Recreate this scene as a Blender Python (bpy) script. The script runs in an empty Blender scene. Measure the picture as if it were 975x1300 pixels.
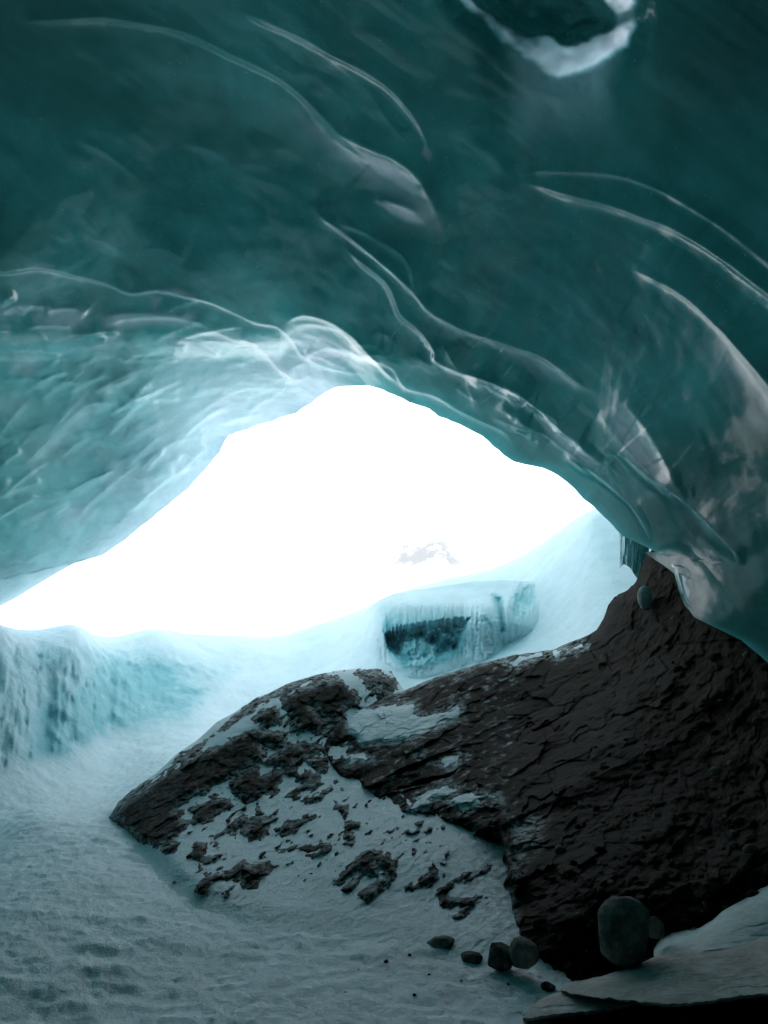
import bpy, math, random
import numpy as np
from mathutils import Vector, Matrix

# ------------------------------------------------------------------ camera, light, exposure
S = bpy.context.scene
COL = S.collection
W0, H0, F0 = 975.0, 1300.0, 943.0          # photograph size and focal length in its pixels
PITCH = math.radians(12.0)
EYE = np.array([0.0, 0.0, 1.6])
cam_d = bpy.data.cameras.new('camera')
cam = bpy.data.objects.new('camera', cam_d)
COL.objects.link(cam)
cam.location = EYE
cam.rotation_euler = (math.radians(90) + PITCH, 0, 0)
cam_d.sensor_fit = 'VERTICAL'
cam_d.sensor_height = 36.0
cam_d.lens = 36.0 * F0 / H0
cam_d.clip_start = 0.05
cam_d.clip_end = 6000
S.camera = cam
S.view_settings.view_transform = 'Standard'
S.view_settings.look = 'None'
S.view_settings.gamma = 1.0
S.view_settings.use_curve_mapping = False
S.view_settings.exposure = 1.87
S.render.engine = 'CYCLES'
S.cycles.use_denoising = True
S.cycles.max_bounces = 8
S.cycles.diffuse_bounces = 5
S.cycles.glossy_bounces = 3
S.cycles.transmission_bounces = 3
S.cycles.volume_bounces = 2
S.cycles.caustics_reflective = False
S.cycles.sample_clamp_indirect = 6.0

SUN_EL, SUN_AZ = 27.0, 196.0                # compass azimuth (0 = +Y, clockwise): the sun stands behind the glacier, the mouth lies in its shade
wd = bpy.data.worlds.new('World')
S.world = wd
wd.use_nodes = True
nt = wd.node_tree
nt.nodes.clear()
sky = nt.nodes.new('ShaderNodeTexSky')
sky.sky_type = 'NISHITA'
sky.sun_disc = False
sky.sun_elevation = math.radians(SUN_EL)
sky.sun_rotation = math.radians(SUN_AZ)
sky.altitude = 1800
sky.air_density = 1.0
sky.dust_density = 4.0
sky.ozone_density = 1.0
bg = nt.nodes.new('ShaderNodeBackground')
bg.inputs['Strength'].default_value = 0.15
wo = nt.nodes.new('ShaderNodeOutputWorld')
veil = nt.nodes.new('ShaderNodeMix')
veil.data_type = 'RGBA'
veil.inputs[0].default_value = 0.55
veil.inputs[7].default_value = (4.8, 5.25, 5.1, 1)      # thin bright cloud over the whole sky
nt.links.new(sky.outputs[0], veil.inputs[6])
nt.links.new(veil.outputs[2], bg.inputs[0])
nt.links.new(bg.outputs[0], wo.inputs[0])
sd = bpy.data.lights.new('sun', 'SUN')
sd.energy = 3.0
sd.angle = math.radians(1.0)
sd.color = (1.0, 0.96, 0.9)
sun = bpy.data.objects.new('sun', sd)
COL.objects.link(sun)
a, e = math.radians(SUN_AZ), math.radians(SUN_EL)
sdir = Vector((math.sin(a) * math.cos(e), math.cos(a) * math.cos(e), math.sin(e)))
sun.rotation_euler = sdir.to_track_quat('Z', 'Y').to_euler()
sun.location = (0, 0, 40)

# ------------------------------------------------------------------ maths helpers
CP, SP = math.cos(PITCH), math.sin(PITCH)


def raydir(px, py):
    """unit direction from the standing point through a point of the view"""
    x = (np.asarray(px, float) - W0 / 2) / F0
    y = -(np.asarray(py, float) - H0 / 2) / F0
    d = np.stack([x, CP - y * SP, SP + y * CP], -1)
    return d / np.linalg.norm(d, axis=-1, keepdims=True)


def U(px, py, dist):
    return EYE + raydir(px, py) * np.asarray(dist, float)[..., None]


def smooth(a, b, x):
    t = np.clip((x - a) / (b - a), 0, 1)
    return t * t * (3 - 2 * t)


_rng = np.random.RandomState(7)
_perm = _rng.permutation(256).astype(np.int32)
_perm = np.concatenate([_perm, _perm, _perm])
_grad = _rng.normal(size=(256, 3)).astype(np.float32)
_grad /= np.linalg.norm(_grad, axis=1, keepdims=True)


def perlin(p):
    """gradient noise about -1..1 of an (n,3) array"""
    p = np.asarray(p, np.float32)
    i = np.floor(p).astype(np.int32)
    f = p - i
    i &= 255
    u = f * f * f * (f * (f * 6 - 15) + 10)
    out = np.zeros(p.shape[0], np.float32)
    for dx in (0, 1):
        wx = u[:, 0] if dx else 1 - u[:, 0]
        px = _perm[i[:, 0] + dx]
        for dy in (0, 1):
            wy = wx * (u[:, 1] if dy else 1 - u[:, 1])
            py = _perm[px + i[:, 1] + dy]
            for dz in (0, 1):
                wz = wy * (u[:, 2] if dz else 1 - u[:, 2])
                g = _grad[_perm[py + i[:, 2] + dz]]
                out += wz * (g[:, 0] * (f[:, 0] - dx) + g[:, 1] * (f[:, 1] - dy) + g[:, 2] * (f[:, 2] - dz))
    return out * 1.5


def fbm(p, octaves=4, lac=2.1, gain=0.5):
    p = np.asarray(p, np.float32)
    s, a, t = 0, 1.0, 0
    for k in range(octaves):
        s = s + a * perlin(p + 17.3 * k)
        t += a
        a *= gain
        p = p * lac
    return s / t


def ridged(p, octaves=4, lac=2.1, gain=0.5):
    p = np.asarray(p, np.float32)
    s, a, t = 0, 1.0, 0
    for k in range(octaves):
        s = s + a * (1 - 2 * np.abs(perlin(p + 9.1 * k)))
        t += a
        a *= gain
        p = p * lac
    return s / t


def cells(x, y, seed=0, jitter=0.9):
    """2D cellular noise: nearest and second nearest distances, id of the nearest cell"""
    ix, iy = np.floor(x).astype(np.int64), np.floor(y).astype(np.int64)
    f1 = np.full(x.shape, 9.0)
    f2 = np.full(x.shape, 9.0)
    idn = np.zeros(x.shape)
    for dx in (-1, 0, 1):
        for dy in (-1, 0, 1):
            cx, cy = ix + dx, iy + dy
            h = (cx * 374761393 + cy * 668265263 + seed * 974711) & 0x7fffffff
            h = ((h ^ (h >> 13)) * 1274126177) & 0x7fffffff
            r1 = (h & 1023) / 1023.0
            r2 = ((h >> 10) & 1023) / 1023.0
            d = np.hypot(cx + 0.5 + jitter * (r1 - 0.5) - x, cy + 0.5 + jitter * (r2 - 0.5) - y)
            nearer = d < f1
            f2 = np.where(nearer, f1, np.minimum(f2, d))
            idn = np.where(nearer, ((h >> 5) & 1023) / 1023.0, idn)
            f1 = np.where(nearer, d, f1)
    return f1, f2, idn


def facets(x, y, seed=0, jitter=0.95):
    """broken rock: every cell is a flat face with a tilt of its own"""
    ix, iy = np.floor(x).astype(np.int64), np.floor(y).astype(np.int64)
    best = np.full(x.shape, 9.0)
    out = np.zeros(x.shape)
    for dx in (-1, 0, 1):
        for dy in (-1, 0, 1):
            cx, cy = ix + dx, iy + dy
            h = (cx * 374761393 + cy * 668265263 + seed * 974711) & 0x7fffffff
            h = ((h ^ (h >> 13)) * 1274126177) & 0x7fffffff
            r1, r2 = (h & 1023) / 1023.0, ((h >> 10) & 1023) / 1023.0
            h2 = ((h ^ (h >> 7)) * 1103515245 + 12345) & 0x7fffffff
            a1, a2, a3 = (h2 & 1023) / 1023.0 - .5, ((h2 >> 10) & 1023) / 1023.0 - .5, ((h2 >> 20) & 1023) / 1023.0 - .5
            ex, ey = x - (cx + 0.5 + jitter * (r1 - 0.5)), y - (cy + 0.5 + jitter * (r2 - 0.5))
            d = np.hypot(ex, ey)
            nr_ = d < best
            out = np.where(nr_, 0.9 * a1 + 1.5 * (a2 * ex + a3 * ey), out)
            best = np.where(nr_, d, best)
    return out


def rbf_fit(P, v, smoothing=1e-3, kern=lambda r: r * r * np.log(r + 1e-9)):
    P = np.asarray(P, float)
    n, k = P.shape
    R = np.linalg.norm(P[:, None] - P[None], axis=-1)
    A = np.zeros((n + k + 1, n + k + 1))
    A[:n, :n] = kern(R) + smoothing * np.eye(n)
    A[:n, n] = 1
    A[:n, n + 1:] = P
    A[n, :n] = 1
    A[n + 1:, :n] = P.T
    b = np.zeros(n + k + 1)
    b[:n] = v
    c = np.linalg.lstsq(A, b, rcond=None)[0]

    def f(Q):
        Q = np.asarray(Q, float)
        out = c[n] + Q @ c[n + 1:]
        for j in range(n):
            r = np.sqrt(((Q - P[j]) ** 2).sum(1))
            out += c[j] * kern(r)
        return out
    return f


def catmull(pts, n=6):
    pts = [np.array(p, float) for p in pts]
    if len(pts) < 3:
        return np.array(pts)
    ext = [2 * pts[0] - pts[1]] + pts + [2 * pts[-1] - pts[-2]]
    out = []
    for i in range(1, len(ext) - 2):
        p0, p1, p2, p3 = ext[i - 1:i + 3]
        for k in range(n):
            t = k / n
            out.append(0.5 * ((2 * p1) + (-p0 + p2) * t + (2 * p0 - 5 * p1 + 4 * p2 - p3) * t * t + (-p0 + 3 * p1 - 3 * p2 + p3) * t ** 3))
    out.append(pts[-1])
    return np.array(out)


def line_dist(x, y, pts, margin):
    """signed distance (positive below a left-to-right line) and position 0..1 along it; only near the line"""
    pts = np.asarray(pts, float)
    idx = np.nonzero((x > pts[:, 0].min() - margin) & (x < pts[:, 0].max() + margin) &
                     (y > pts[:, 1].min() - margin) & (y < pts[:, 1].max() + margin))[0]
    X, Y = x[idx], y[idx]
    best = np.full(X.shape, 1e9)
    sg = np.zeros(X.shape)
    tt = np.zeros(X.shape)
    seg = np.hypot(*np.diff(pts, axis=0).T)
    cum = np.concatenate([[0], np.cumsum(seg)])
    for i in range(len(pts) - 1):
        a, b = pts[i], pts[i + 1]
        d = b - a
        L = seg[i]
        if L < 1e-6:
            continue
        t = np.clip(((X - a[0]) * d[0] + (Y - a[1]) * d[1]) / L ** 2, 0, 1)
        ex, ey = X - a[0] - t * d[0], Y - a[1] - t * d[1]
        q = ex * ex + ey * ey
        m = q < best
        best = np.where(m, q, best)
        cr = d[0] * (Y - a[1]) - d[1] * (X - a[0])
        sg = np.where(m, np.where(cr >= 0, 1.0, -1.0), sg)
        tt = np.where(m, (cum[i] + t * L) / cum[-1], tt)
    return idx, sg * np.sqrt(best), tt


def poly_sdf(x, y, poly, margin=30):
    """signed distance, positive inside; -margin where far"""
    poly = np.asarray(poly, float)
    out = np.full(x.shape, -float(margin))
    idx = np.nonzero((x > poly[:, 0].min() - margin) & (x < poly[:, 0].max() + margin) &
                     (y > poly[:, 1].min() - margin) & (y < poly[:, 1].max() + margin))[0]
    X, Y = x[idx], y[idx]
    best = np.full(X.shape, 1e9)
    inside = np.zeros(X.shape, bool)
    n = len(poly)
    for i in range(n):
        a, b = poly[i], poly[(i + 1) % n]
        d = b - a
        t = np.clip(((X - a[0]) * d[0] + (Y - a[1]) * d[1]) / max(d @ d, 1e-9), 0, 1)
        best = np.minimum(best, (X - a[0] - t * d[0]) ** 2 + (Y - a[1] - t * d[1]) ** 2)
        c = (a[1] > Y) != (b[1] > Y)
        if abs(d[1]) > 1e-9:
            inside ^= c & (X < d[0] * (Y - a[1]) / d[1] + a[0])
    s = np.where(inside, 1, -1) * np.sqrt(best)
    out[idx] = np.maximum(s, -margin)
    return out


def polys_max(x, y, polys, margin=30):
    out = np.full(x.shape, -float(margin))
    for p in polys:
        out = np.maximum(out, poly_sdf(x, y, p, margin))
    return out


# ------------------------------------------------------------------ object helpers
def tag(o, label=None, cat=None, group=None, kind=None):
    if label:
        o['label'] = label
    if cat:
        o['category'] = cat
    if group:
        o['group'] = group
    if kind:
        o['kind'] = kind
    return o


def mesh_np(name, V, Fq, mat, attrs=None, parent=None, keep=None, smooth_faces=True):
    V = np.asarray(V, np.float32).reshape(-1, 3)
    Fq = np.asarray(Fq, np.int32)
    if keep is not None:
        Fq = Fq[keep]
        used = np.zeros(len(V), bool)
        used[Fq.ravel()] = True
        remap = np.cumsum(used) - 1
        V = V[used]
        Fq = remap[Fq].astype(np.int32)
        if attrs:
            attrs = {k: np.asarray(v)[used] for k, v in attrs.items()}
    me = bpy.data.meshes.new(name)
    nf, k = Fq.shape
    me.vertices.add(len(V))
    me.vertices.foreach_set('co', V.ravel())
    me.loops.add(nf * k)
    me.loops.foreach_set('vertex_index', Fq.ravel())
    me.polygons.add(nf)
    me.polygons.foreach_set('loop_start', np.arange(0, nf * k, k, dtype=np.int32))
    me.polygons.foreach_set('use_smooth', np.full(nf, smooth_faces))
    me.update(calc_edges=True)
    for an, av in (attrs or {}).items():
        at = me.attributes.new(an, 'FLOAT', 'POINT')
        at.data.foreach_set('value', np.asarray(av, np.float32).ravel())
    me.materials.append(mat)
    o = bpy.data.objects.new(name, me)
    COL.objects.link(o)
    if parent:
        o.parent = parent
        o.matrix_parent_inverse = Matrix.Translation(-Vector(parent.location))
    return o


def grid_faces(nr, nc, wrap=False, flip=False):
    r = np.arange(nr - 1)[:, None]
    c = np.arange(nc if wrap else nc - 1)[None]
    c2 = (c + 1) % nc
    a, b, d, e = r * nc + c, r * nc + c2, (r + 1) * nc + c2, (r + 1) * nc + c
    q = np.stack(np.broadcast_arrays(a, b, d, e), -1).reshape(-1, 4)
    return q[:, ::-1].copy() if flip else q


# ------------------------------------------------------------------ materials
class NT:
    def __init__(self, name):
        self.m = bpy.data.materials.new(name)
        self.m.use_nodes = True
        self.t = self.m.node_tree
        self.t.nodes.clear()
        self.out = self.n('ShaderNodeOutputMaterial')

    def n(self, typ, **kw):
        nd = self.t.nodes.new(typ)
        for k, v in kw.items():
            if k in nd.inputs:
                nd.inputs[k].default_value = v
            else:
                setattr(nd, k, v)
        return nd

    def l(self, a, b):
        self.t.links.new(a, b)

    def attr(self, name):
        return self.n('ShaderNodeAttribute', attribute_name=name).outputs['Fac']

    def pos(self, scale=(1, 1, 1), rot=(0, 0, 0)):
        g = self.n('ShaderNodeNewGeometry')
        mp = self.n('ShaderNodeMapping')
        mp.inputs['Scale'].default_value = scale
        mp.inputs['Rotation'].default_value = rot
        self.l(g.outputs['Position'], mp.inputs['Vector'])
        return mp.outputs[0]

    def noise(self, vec, scale, detail=4, rough=0.55, dist=0.0):
        nz = self.n('ShaderNodeTexNoise')
        nz.inputs['Scale'].default_value = scale
        nz.inputs['Detail'].default_value = detail
        nz.inputs['Roughness'].default_value = rough
        nz.inputs['Distortion'].default_value = dist
        self.l(vec, nz.inputs['Vector'])
        return nz.outputs['Fac']

    def ramp(self, fac, stops):
        r = self.n('ShaderNodeValToRGB')
        el = r.color_ramp.elements
        while len(el) < len(stops):
            el.new(0.5)
        for e_, (p, c) in zip(el, stops):
            e_.position = p
            e_.color = (*c, 1) if len(c) == 3 else c
        self.l(fac, r.inputs[0])
        return r.outputs[0]

    def mix(self, fac, a, b, mode='MIX'):
        m = self.n('ShaderNodeMix', data_type='RGBA', blend_type=mode)
        for sock, v in ((m.inputs[0], fac), (m.inputs[6], a), (m.inputs[7], b)):
            if isinstance(v, (int, float)):
                sock.default_value = v if sock == m.inputs[0] else (v, v, v, 1)
            elif isinstance(v, tuple):
                sock.default_value = (*v, 1)
            else:
                self.l(v, sock)
        return m.outputs[2]

    def math(self, op, a, b=0.0, c=None, clamp=False):
        m = self.n('ShaderNodeMath', operation=op, use_clamp=clamp)
        for sock, v in ((m.inputs[0], a), (m.inputs[1], b)) + (((m.inputs[2], c),) if c is not None else ()):
            if isinstance(v, (int, float)):
                sock.default_value = v
            else:
                self.l(v, sock)
        return m.outputs[0]

    def bump(self, h, strength, dist, normal=None):
        b = self.n('ShaderNodeBump')
        b.inputs['Strength'].default_value = strength
        b.inputs['Distance'].default_value = dist
        self.l(h, b.inputs['Height'])
        if normal is not None:
            self.l(normal, b.inputs['Normal'])
        return b.outputs[0]


def ice_material(name, deep, pale, whitec, trans_col, rough=0.06):
    """glacier ice; attributes: frost = white ice, also sky reflections and mouth glow painted as white, thin = how thin the ice is"""
    k = NT(name)
    p = k.pos()
    cloud = k.noise(p, 0.55, 6, 0.62, 0.6)
    vein = k.noise(k.pos((1, 0.35, 1), (0, 0, 0.5)), 1.9, 7, 0.65, 1.2)
    mixf = k.math('ADD', k.math('MULTIPLY', cloud, 0.6), k.math('MULTIPLY', vein, 0.4))
    col = k.ramp(mixf, [(0.39, deep), (0.61, pale)])
    spk = k.ramp(k.noise(p, 38.0, 3, 0.6), [(0.69, (0, 0, 0)), (0.74, (0.55, 0.55, 0.55))])
    col = k.mix(spk, col, whitec)
    fr = k.attr('frost_or_glare')
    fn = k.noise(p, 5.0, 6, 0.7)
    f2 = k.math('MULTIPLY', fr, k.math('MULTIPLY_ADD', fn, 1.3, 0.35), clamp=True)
    col = k.mix(f2, col, whitec)
    dull = k.math('MULTIPLY', k.attr('dull'), k.math('MULTIPLY_ADD', vein, 1.2, 0.3), clamp=True)
    col = k.mix(dull, col, (0.018, 0.055, 0.045))
    dirt = k.attr('dirt')
    dn = k.ramp(k.noise(p, 9.0, 8, 0.75), [(0.45, (0, 0, 0)), (0.62, (1, 1, 1))])
    col = k.mix(k.math('MULTIPLY', dirt, dn), col, (0.05, 0.04, 0.025))
    b = k.n('ShaderNodeBsdfPrincipled')
    k.l(col, b.inputs['Base Color'])
    k.l(k.math('MULTIPLY_ADD', f2, 0.16, k.math('MULTIPLY_ADD', vein, 0.1, rough)), b.inputs['Roughness'])
    b.inputs['IOR'].default_value = 1.31
    k.l(k.math('MULTIPLY_ADD', k.attr('dull'), -0.34, 0.42), b.inputs['Specular IOR Level'])
    n1 = k.bump(k.noise(p, 3.0, 4, 0.5), 0.2, 0.04)
    n2 = k.bump(k.noise(p, 28.0, 4, 0.6), 0.1, 0.005, n1)
    k.l(n2, b.inputs['Normal'])
    tr = k.n('ShaderNodeBsdfTranslucent')
    k.l(k.mix(1.0, trans_col, k.ramp(mixf, [(0.3, (0.45, 0.5, 0.5)), (0.7, (1, 1, 1))]), 'MULTIPLY'), tr.inputs['Color'])
    k.l(n2, tr.inputs['Normal'])
    ms = k.n('ShaderNodeMixShader')
    k.l(k.attr('thin'), ms.inputs[0])
    k.l(b.outputs[0], ms.inputs[1])
    k.l(tr.outputs[0], ms.inputs[2])
    tc = k.mix(k.math('MULTIPLY', fr, 1.05, clamp=True), tr.inputs['Color'].links[0].from_socket, (0.75, 0.82, 0.92))
    k.l(tc, tr.inputs['Color'])
    k.l(ms.outputs[0], k.out.inputs[0])
    return k.m


def snow_material(name, base=(0.73, 0.825, 0.87), grain=1.0):
    k = NT(name)
    p = k.pos()
    col = k.ramp(k.noise(p, 2.2, 6, 0.6), [(0.3, tuple(c * 0.88 for c in base)), (0.7, base)])
    ic = k.attr('ice')
    icn = k.math('MULTIPLY', ic, k.math('MULTIPLY_ADD', k.noise(p, 2.6, 6, 0.65), 2.4, -0.35), clamp=True)
    col = k.mix(icn, col, (0.20, 0.50, 0.55))
    dt = k.attr('dirt')
    dn = k.ramp(k.noise(p, 14.0, 8, 0.75), [(0.42, (0, 0, 0)), (0.6, (1, 1, 1))])
    col = k.mix(k.math('MULTIPLY', dt, dn), col, (0.10, 0.085, 0.06))
    b = k.n('ShaderNodeBsdfPrincipled')
    k.l(col, b.inputs['Base Color'])
    k.l(k.math('MULTIPLY_ADD', icn, -0.35, 0.65), b.inputs['Roughness'])
    b.inputs['IOR'].default_value = 1.31
    b.inputs['Specular IOR Level'].default_value = 0.4
    n1 = k.bump(k.noise(p, 9.0, 6, 0.65), 0.55 * grain, 0.045)
    n2 = k.bump(k.noise(p, 55.0, 5, 0.7), 0.8 * grain, 0.012, n1)
    k.l(n2, b.inputs['Normal'])
    k.l(b.outputs[0], k.out.inputs[0])
    return k.m


def rock_material(name, dark, light, speck=(0.3, 0.28, 0.24), amount=0.72, rough=0.75, streak=(1, 1, 1), rot=(0, 0, 0)):
    k = NT(name)
    p = k.pos()
    ps = k.pos(streak, rot)
    a = k.noise(ps, 1.6, 8, 0.65, 0.5)
    b_ = k.noise(ps, 11.0, 8, 0.7, 0.3)
    f = k.math('ADD', k.math('MULTIPLY', a, 0.55), k.math('MULTIPLY', b_, 0.45))
    col = k.ramp(f, [(0.36, dark), (0.66, light)])
    sp = k.ramp(k.noise(p, 4.2, 9, 0.75), [(amount - 0.03, (0, 0, 0)), (amount + 0.02, (1, 1, 1))])
    col = k.mix(sp, col, speck)
    fr = k.attr('frost_or_glare')
    fn = k.ramp(k.noise(p, 12.0, 9, 0.78), [(0.44, (0, 0, 0)), (0.58, (1, 1, 1))])
    col = k.mix(k.math('MULTIPLY', fr, fn, clamp=True), col, (0.55, 0.58, 0.6))
    b = k.n('ShaderNodeBsdfPrincipled')
    k.l(col, b.inputs['Base Color'])
    b.inputs['Roughness'].default_value = rough
    b.inputs['Specular IOR Level'].default_value = 0.04
    n1 = k.bump(b_, 0.45, 0.045)
    n2 = k.bump(k.noise(p, 45.0, 6, 0.7), 0.5, 0.008, n1)
    k.l(n2, b.inputs['Normal'])
    k.l(b.outputs[0], k.out.inputs[0])
    return k.m


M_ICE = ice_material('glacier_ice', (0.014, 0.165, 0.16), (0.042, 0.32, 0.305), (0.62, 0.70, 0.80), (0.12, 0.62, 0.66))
M_SNOW = snow_material('snow')
M_ROCK = rock_material('dark_rock', (0.0035, 0.0024, 0.0008), (0.021, 0.0140, 0.0048), streak=(1.0, 0.8, 2.6), rot=(0.3, -0.6, 0.2))
M_TILL = rock_material('gravelly_rock', (0.003, 0.0023, 0.0008), (0.0150, 0.0112, 0.0042), amount=0.70)
M_SLAB = rock_material('pale_slab_rock', (0.22, 0.21, 0.19), (0.50, 0.48, 0.45), speck=(0.6, 0.58, 0.55), streak=(0.6, 1.2, 5), rough=0.6)
M_STONE = rock_material('stone', (0.05, 0.046, 0.036), (0.16, 0.145, 0.115))
M_CLIFF = rock_material('mountain_rock', (0.12, 0.12, 0.13), (0.30, 0.30, 0.31))

# ------------------------------------------------------------------ the ice vault
CX, CY = 420.0, 640.0


def ice_lip(th):
    """radius in view pixels of the mouth's edge about its middle, by direction th (degrees, 0 right, 90 up)"""
    pts = [(1320, 1180), (1150, 985), (1050, 905), (975, 842), (940, 812), (905, 795), (880, 783), (868, 765), (858, 730), (835, 702),
           (815, 700), (790, 680), (765, 655), (740, 632), (712, 606), (690, 594), (668, 590), (652, 586), (640, 578),
           (625, 565), (612, 553), (600, 547), (575, 535), (556, 528), (545, 519), (520, 511), (495, 499), (470, 490), (445, 490), (425, 492),
           (410, 500), (395, 512), (375, 525), (345, 535), (315, 545), (290, 553), (278, 575), (262, 595), (240, 620), (215, 640),
           (190, 660), (160, 685), (130, 705), (95, 715), (60, 735), (25, 757), (0, 770), (-60, 795), (-150, 850), (-300, 1000), (-430, 1150)]
    P = np.array(pts, float)
    an = np.degrees(np.arctan2(-(P[:, 1] - CY), P[:, 0] - CX))
    an = np.where(an < -90, an + 360, an)
    r = np.hypot(P[:, 0] - CX, P[:, 1] - CY)
    o = np.argsort(an)
    an, r = an[o], r[o]
    an = np.concatenate([[-90], an, [270]])
    r = np.concatenate([[1400], r, [1400]])
    return np.interp(th, an, r)


# distance of the ice from the standing point, by direction: (px, py, metres)
ice_ctrl = [(487, 0, 6.2), (0, 0, 6.8), (975, 0, 5.6), (487, -400, 5.0), (-100, -300, 5.6), (1100, -300, 4.9), (250, 200, 8.0), (0, 330, 8.2),
            (150, 330, 9.0), (487, 280, 8.2), (420, 400, 9.6), (480, 470, 10.4), (250, 350, 9.2),
            (0, 440, 9.6), (-200, 400, 8.5), (-300, 700, 9.5), (0, 600, 11.5), (0, 700, 13.0), (200, 480, 11.4), (200, 600, 13.8), (0, 770, 14.6), (-150, 850, 14),
            (280, 555, 14.4), (380, 515, 13.0), (300, 480, 12.0), (430, 488, 11.4), (100, 710, 14.8), (100, 560, 12.2), (-350, 1000, 11),
            (550, 515, 10.6), (640, 570, 10.3), (740, 630, 9.9), (830, 700, 9.2), (890, 790, 8.3), (975, 840, 7.4), (1150, 960, 6.2),
            (975, 500, 6.3), (820, 300, 6.7), (1200, 600, 5.2), (975, 700, 6.8), (650, 400, 8.3), (780, 500, 7.9), (870, 620, 7.8)]
icv = [raydir(c[0], c[1]) for c in ice_ctrl]
ics = [math.log(c[2]) for c in ice_ctrl]
for d, r in (((0, 0, 1), 4.6), ((0, -1, 0.05), 14), ((-1, 0, 0.1), 6.5), ((1, 0, 0.1), 4.6), ((0, -0.7, 0.7), 6.5), ((-0.7, 0, 0.7), 5.4),
             ((0.7, 0, 0.7), 4.3), ((0, 0, -1), 6), ((0, 0.5, -0.8), 8), ((0, -0.7, -0.7), 8), ((-1, -0.5, 0), 8), ((1, -0.5, 0), 5.5),
             ((-1, 0.6, -0.2), 9), ((1, 0.6, -0.3), 5.5), ((1, 0, -0.5), 5), ((-1, 0, -0.5), 7)):
    d = np.array(d, float)
    icv.append(d / np.linalg.norm(d))
    ics.append(math.log(r))
ice_base = rbf_fit(np.array(icv), np.array(ics), 2e-3, kern=lambda r: r ** 1.6)

# crest lines of the melt-sculpted ice: (points, height, width above, width below, rounding)
R = []


def ridge(pts, amp=0.10, wa=45, wb=5, rd=1.2, fade=(0.12, 0.12)):
    R.append((catmull(pts, 5), amp, wa, wb, rd, fade))


ridge([(20, 27), (85, 25), (130, 23), (180, 30), (235, 42), (290, 68), (340, 92), (375, 115), (410, 150), (445, 185), (470, 205)], 0.10, 70, 6)
ridge([(300, 12), (375, 45), (420, 70), (460, 90), (490, 110), (515, 135), (535, 165), (547, 197)], 0.08, 50, 6)
ridge([(410, 68), (445, 95), (470, 120), (490, 150), (520, 185)], 0.03, 30, 10)
ridge([(390, 255), (410, 277), (437, 296), (480, 330), (505, 352), (528, 375), (546, 396), (581, 416), (622, 431), (653, 441), (683, 451), (708, 467), (734, 487), (760, 500)], 0.13, 60, 6)
ridge([(425, 284), (437, 286), (460, 294), (480, 305), (505, 320), (521, 340), (525, 360), (527, 374)], 0.05, 30, 5)
ridge([(430, 305), (455, 330), (490, 359), (503, 386), (510, 401), (536, 424), (551, 446), (554, 459), (581, 472), (627, 487), (673, 512), (713, 548), (764, 591), (780, 600)], 0.17, 50, 6)
ridge([(430, 440), (455, 452), (480, 459), (500, 469), (515, 492), (551, 502), (581, 520), (612, 535), (642, 550), (655, 570)], 0.12, 40, 5)
ridge([(592, 484), (597, 495), (602, 510), (600, 525)], 0.05, 20, 6)
ridge([(595, 487), (620, 490), (645, 500), (665, 515)], 0.04, 20, 4)
ridge([(615, 525), (622, 528), (658, 543), (688, 550), (713, 568), (754, 599), (790, 629), (812, 655), (835, 700)], 0.12, 40, 6)
ridge([(749, 566), (779, 571), (805, 589), (835, 614), (858, 627), (886, 650), (911, 675), (950, 720)], 0.12, 70, 8)
ridge([(808, 630), (816, 645), (825, 665), (835, 700)], 0.06, 25, 6)
ridge([(760, 520), (775, 545), (800, 575), (830, 605), (858, 626)], 0.05, 20, 12)
ridge([(655, 224), (683, 218), (734, 218), (785, 223), (825, 236), (856, 251), (917, 289), (975, 335), (1020, 370)], 0.05, 50, 5)
ridge([(658, 228), (708, 244), (774, 261), (810, 274), (856, 292), (911, 325), (975, 373), (1030, 410)], 0.12, 50, 8)
ridge([(800, 340), (815, 348), (866, 375), (911, 416), (952, 462), (975, 492), (1010, 540)], 0.10, 60, 7)
ridge([(858, 680), (880, 700), (915, 740), (950, 790), (985, 830)], 0.04, 40, 10)
# edge of the near ceiling over the scalloped wall
ridge([(-40, 335), (0, 345), (50, 340), (95, 350), (136, 360), (165, 372), (200, 368), (236, 376), (271, 385), (322, 408), (352, 415), (372, 433), (385, 452), (420, 468), (455, 474), (482, 480)], 0.09, 45, 4)
ridge([(355, 418), (370, 405), (387, 400), (417, 408), (442, 423), (462, 443), (485, 468), (510, 490)], 0.14, 20, 5)
ridge([(370, 417), (385, 412), (402, 412), (432, 420), (455, 442), (480, 465)], 0.07, 14, 5)
ridge([(387, 453), (400, 446), (417, 442), (435, 446), (442, 452)], 0.06, 10, 4)
ridge([(387, 453), (405, 453), (425, 462), (442, 468)], 0.05, 8, 4)
ridge([(301, 428), (327, 440), (340, 452), (352, 466), (374, 483)], 0.10, 20, 5)
ridge([(360, 485), (380, 482), (398, 474)], 0.05, 12, 4)
ridge([(130, 412), (160, 405), (200, 402), (245, 407), (270, 420)], 0.07, 16, 6)
ridge([(125, 405), (165, 398), (205, 400), (245, 402)], 0.04, 8, 5)
ridge([(55, 395), (75, 392), (95, 392), (110, 403)], 0.09, 10, 8)
ridge([(0, 385), (12, 378), (22, 372)], 0.05, 10, 4)
ridge([(0, 398), (20, 390), (32, 400)], 0.05, 10, 5)
ridge([(12, 458), (20, 450), (35, 448), (55, 452), (75, 462)], 0.10, 16, 10)
ridge([(33, 450), (48, 436), (60, 427)], 0.05, 10, 4)
ridge([(0, 482), (45, 481), (75, 484), (110, 487)], 0.06, 14, 5)
ridge([(55, 448), (75, 436), (100, 428), (130, 425)], 0.07, 14, 6)
ridge([(220, 432), (240, 434), (262, 442), (280, 452)], 0.07, 12, 5)
ridge([(245, 422), (275, 422), (300, 432), (330, 437)], 0.06, 12, 5)
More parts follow.
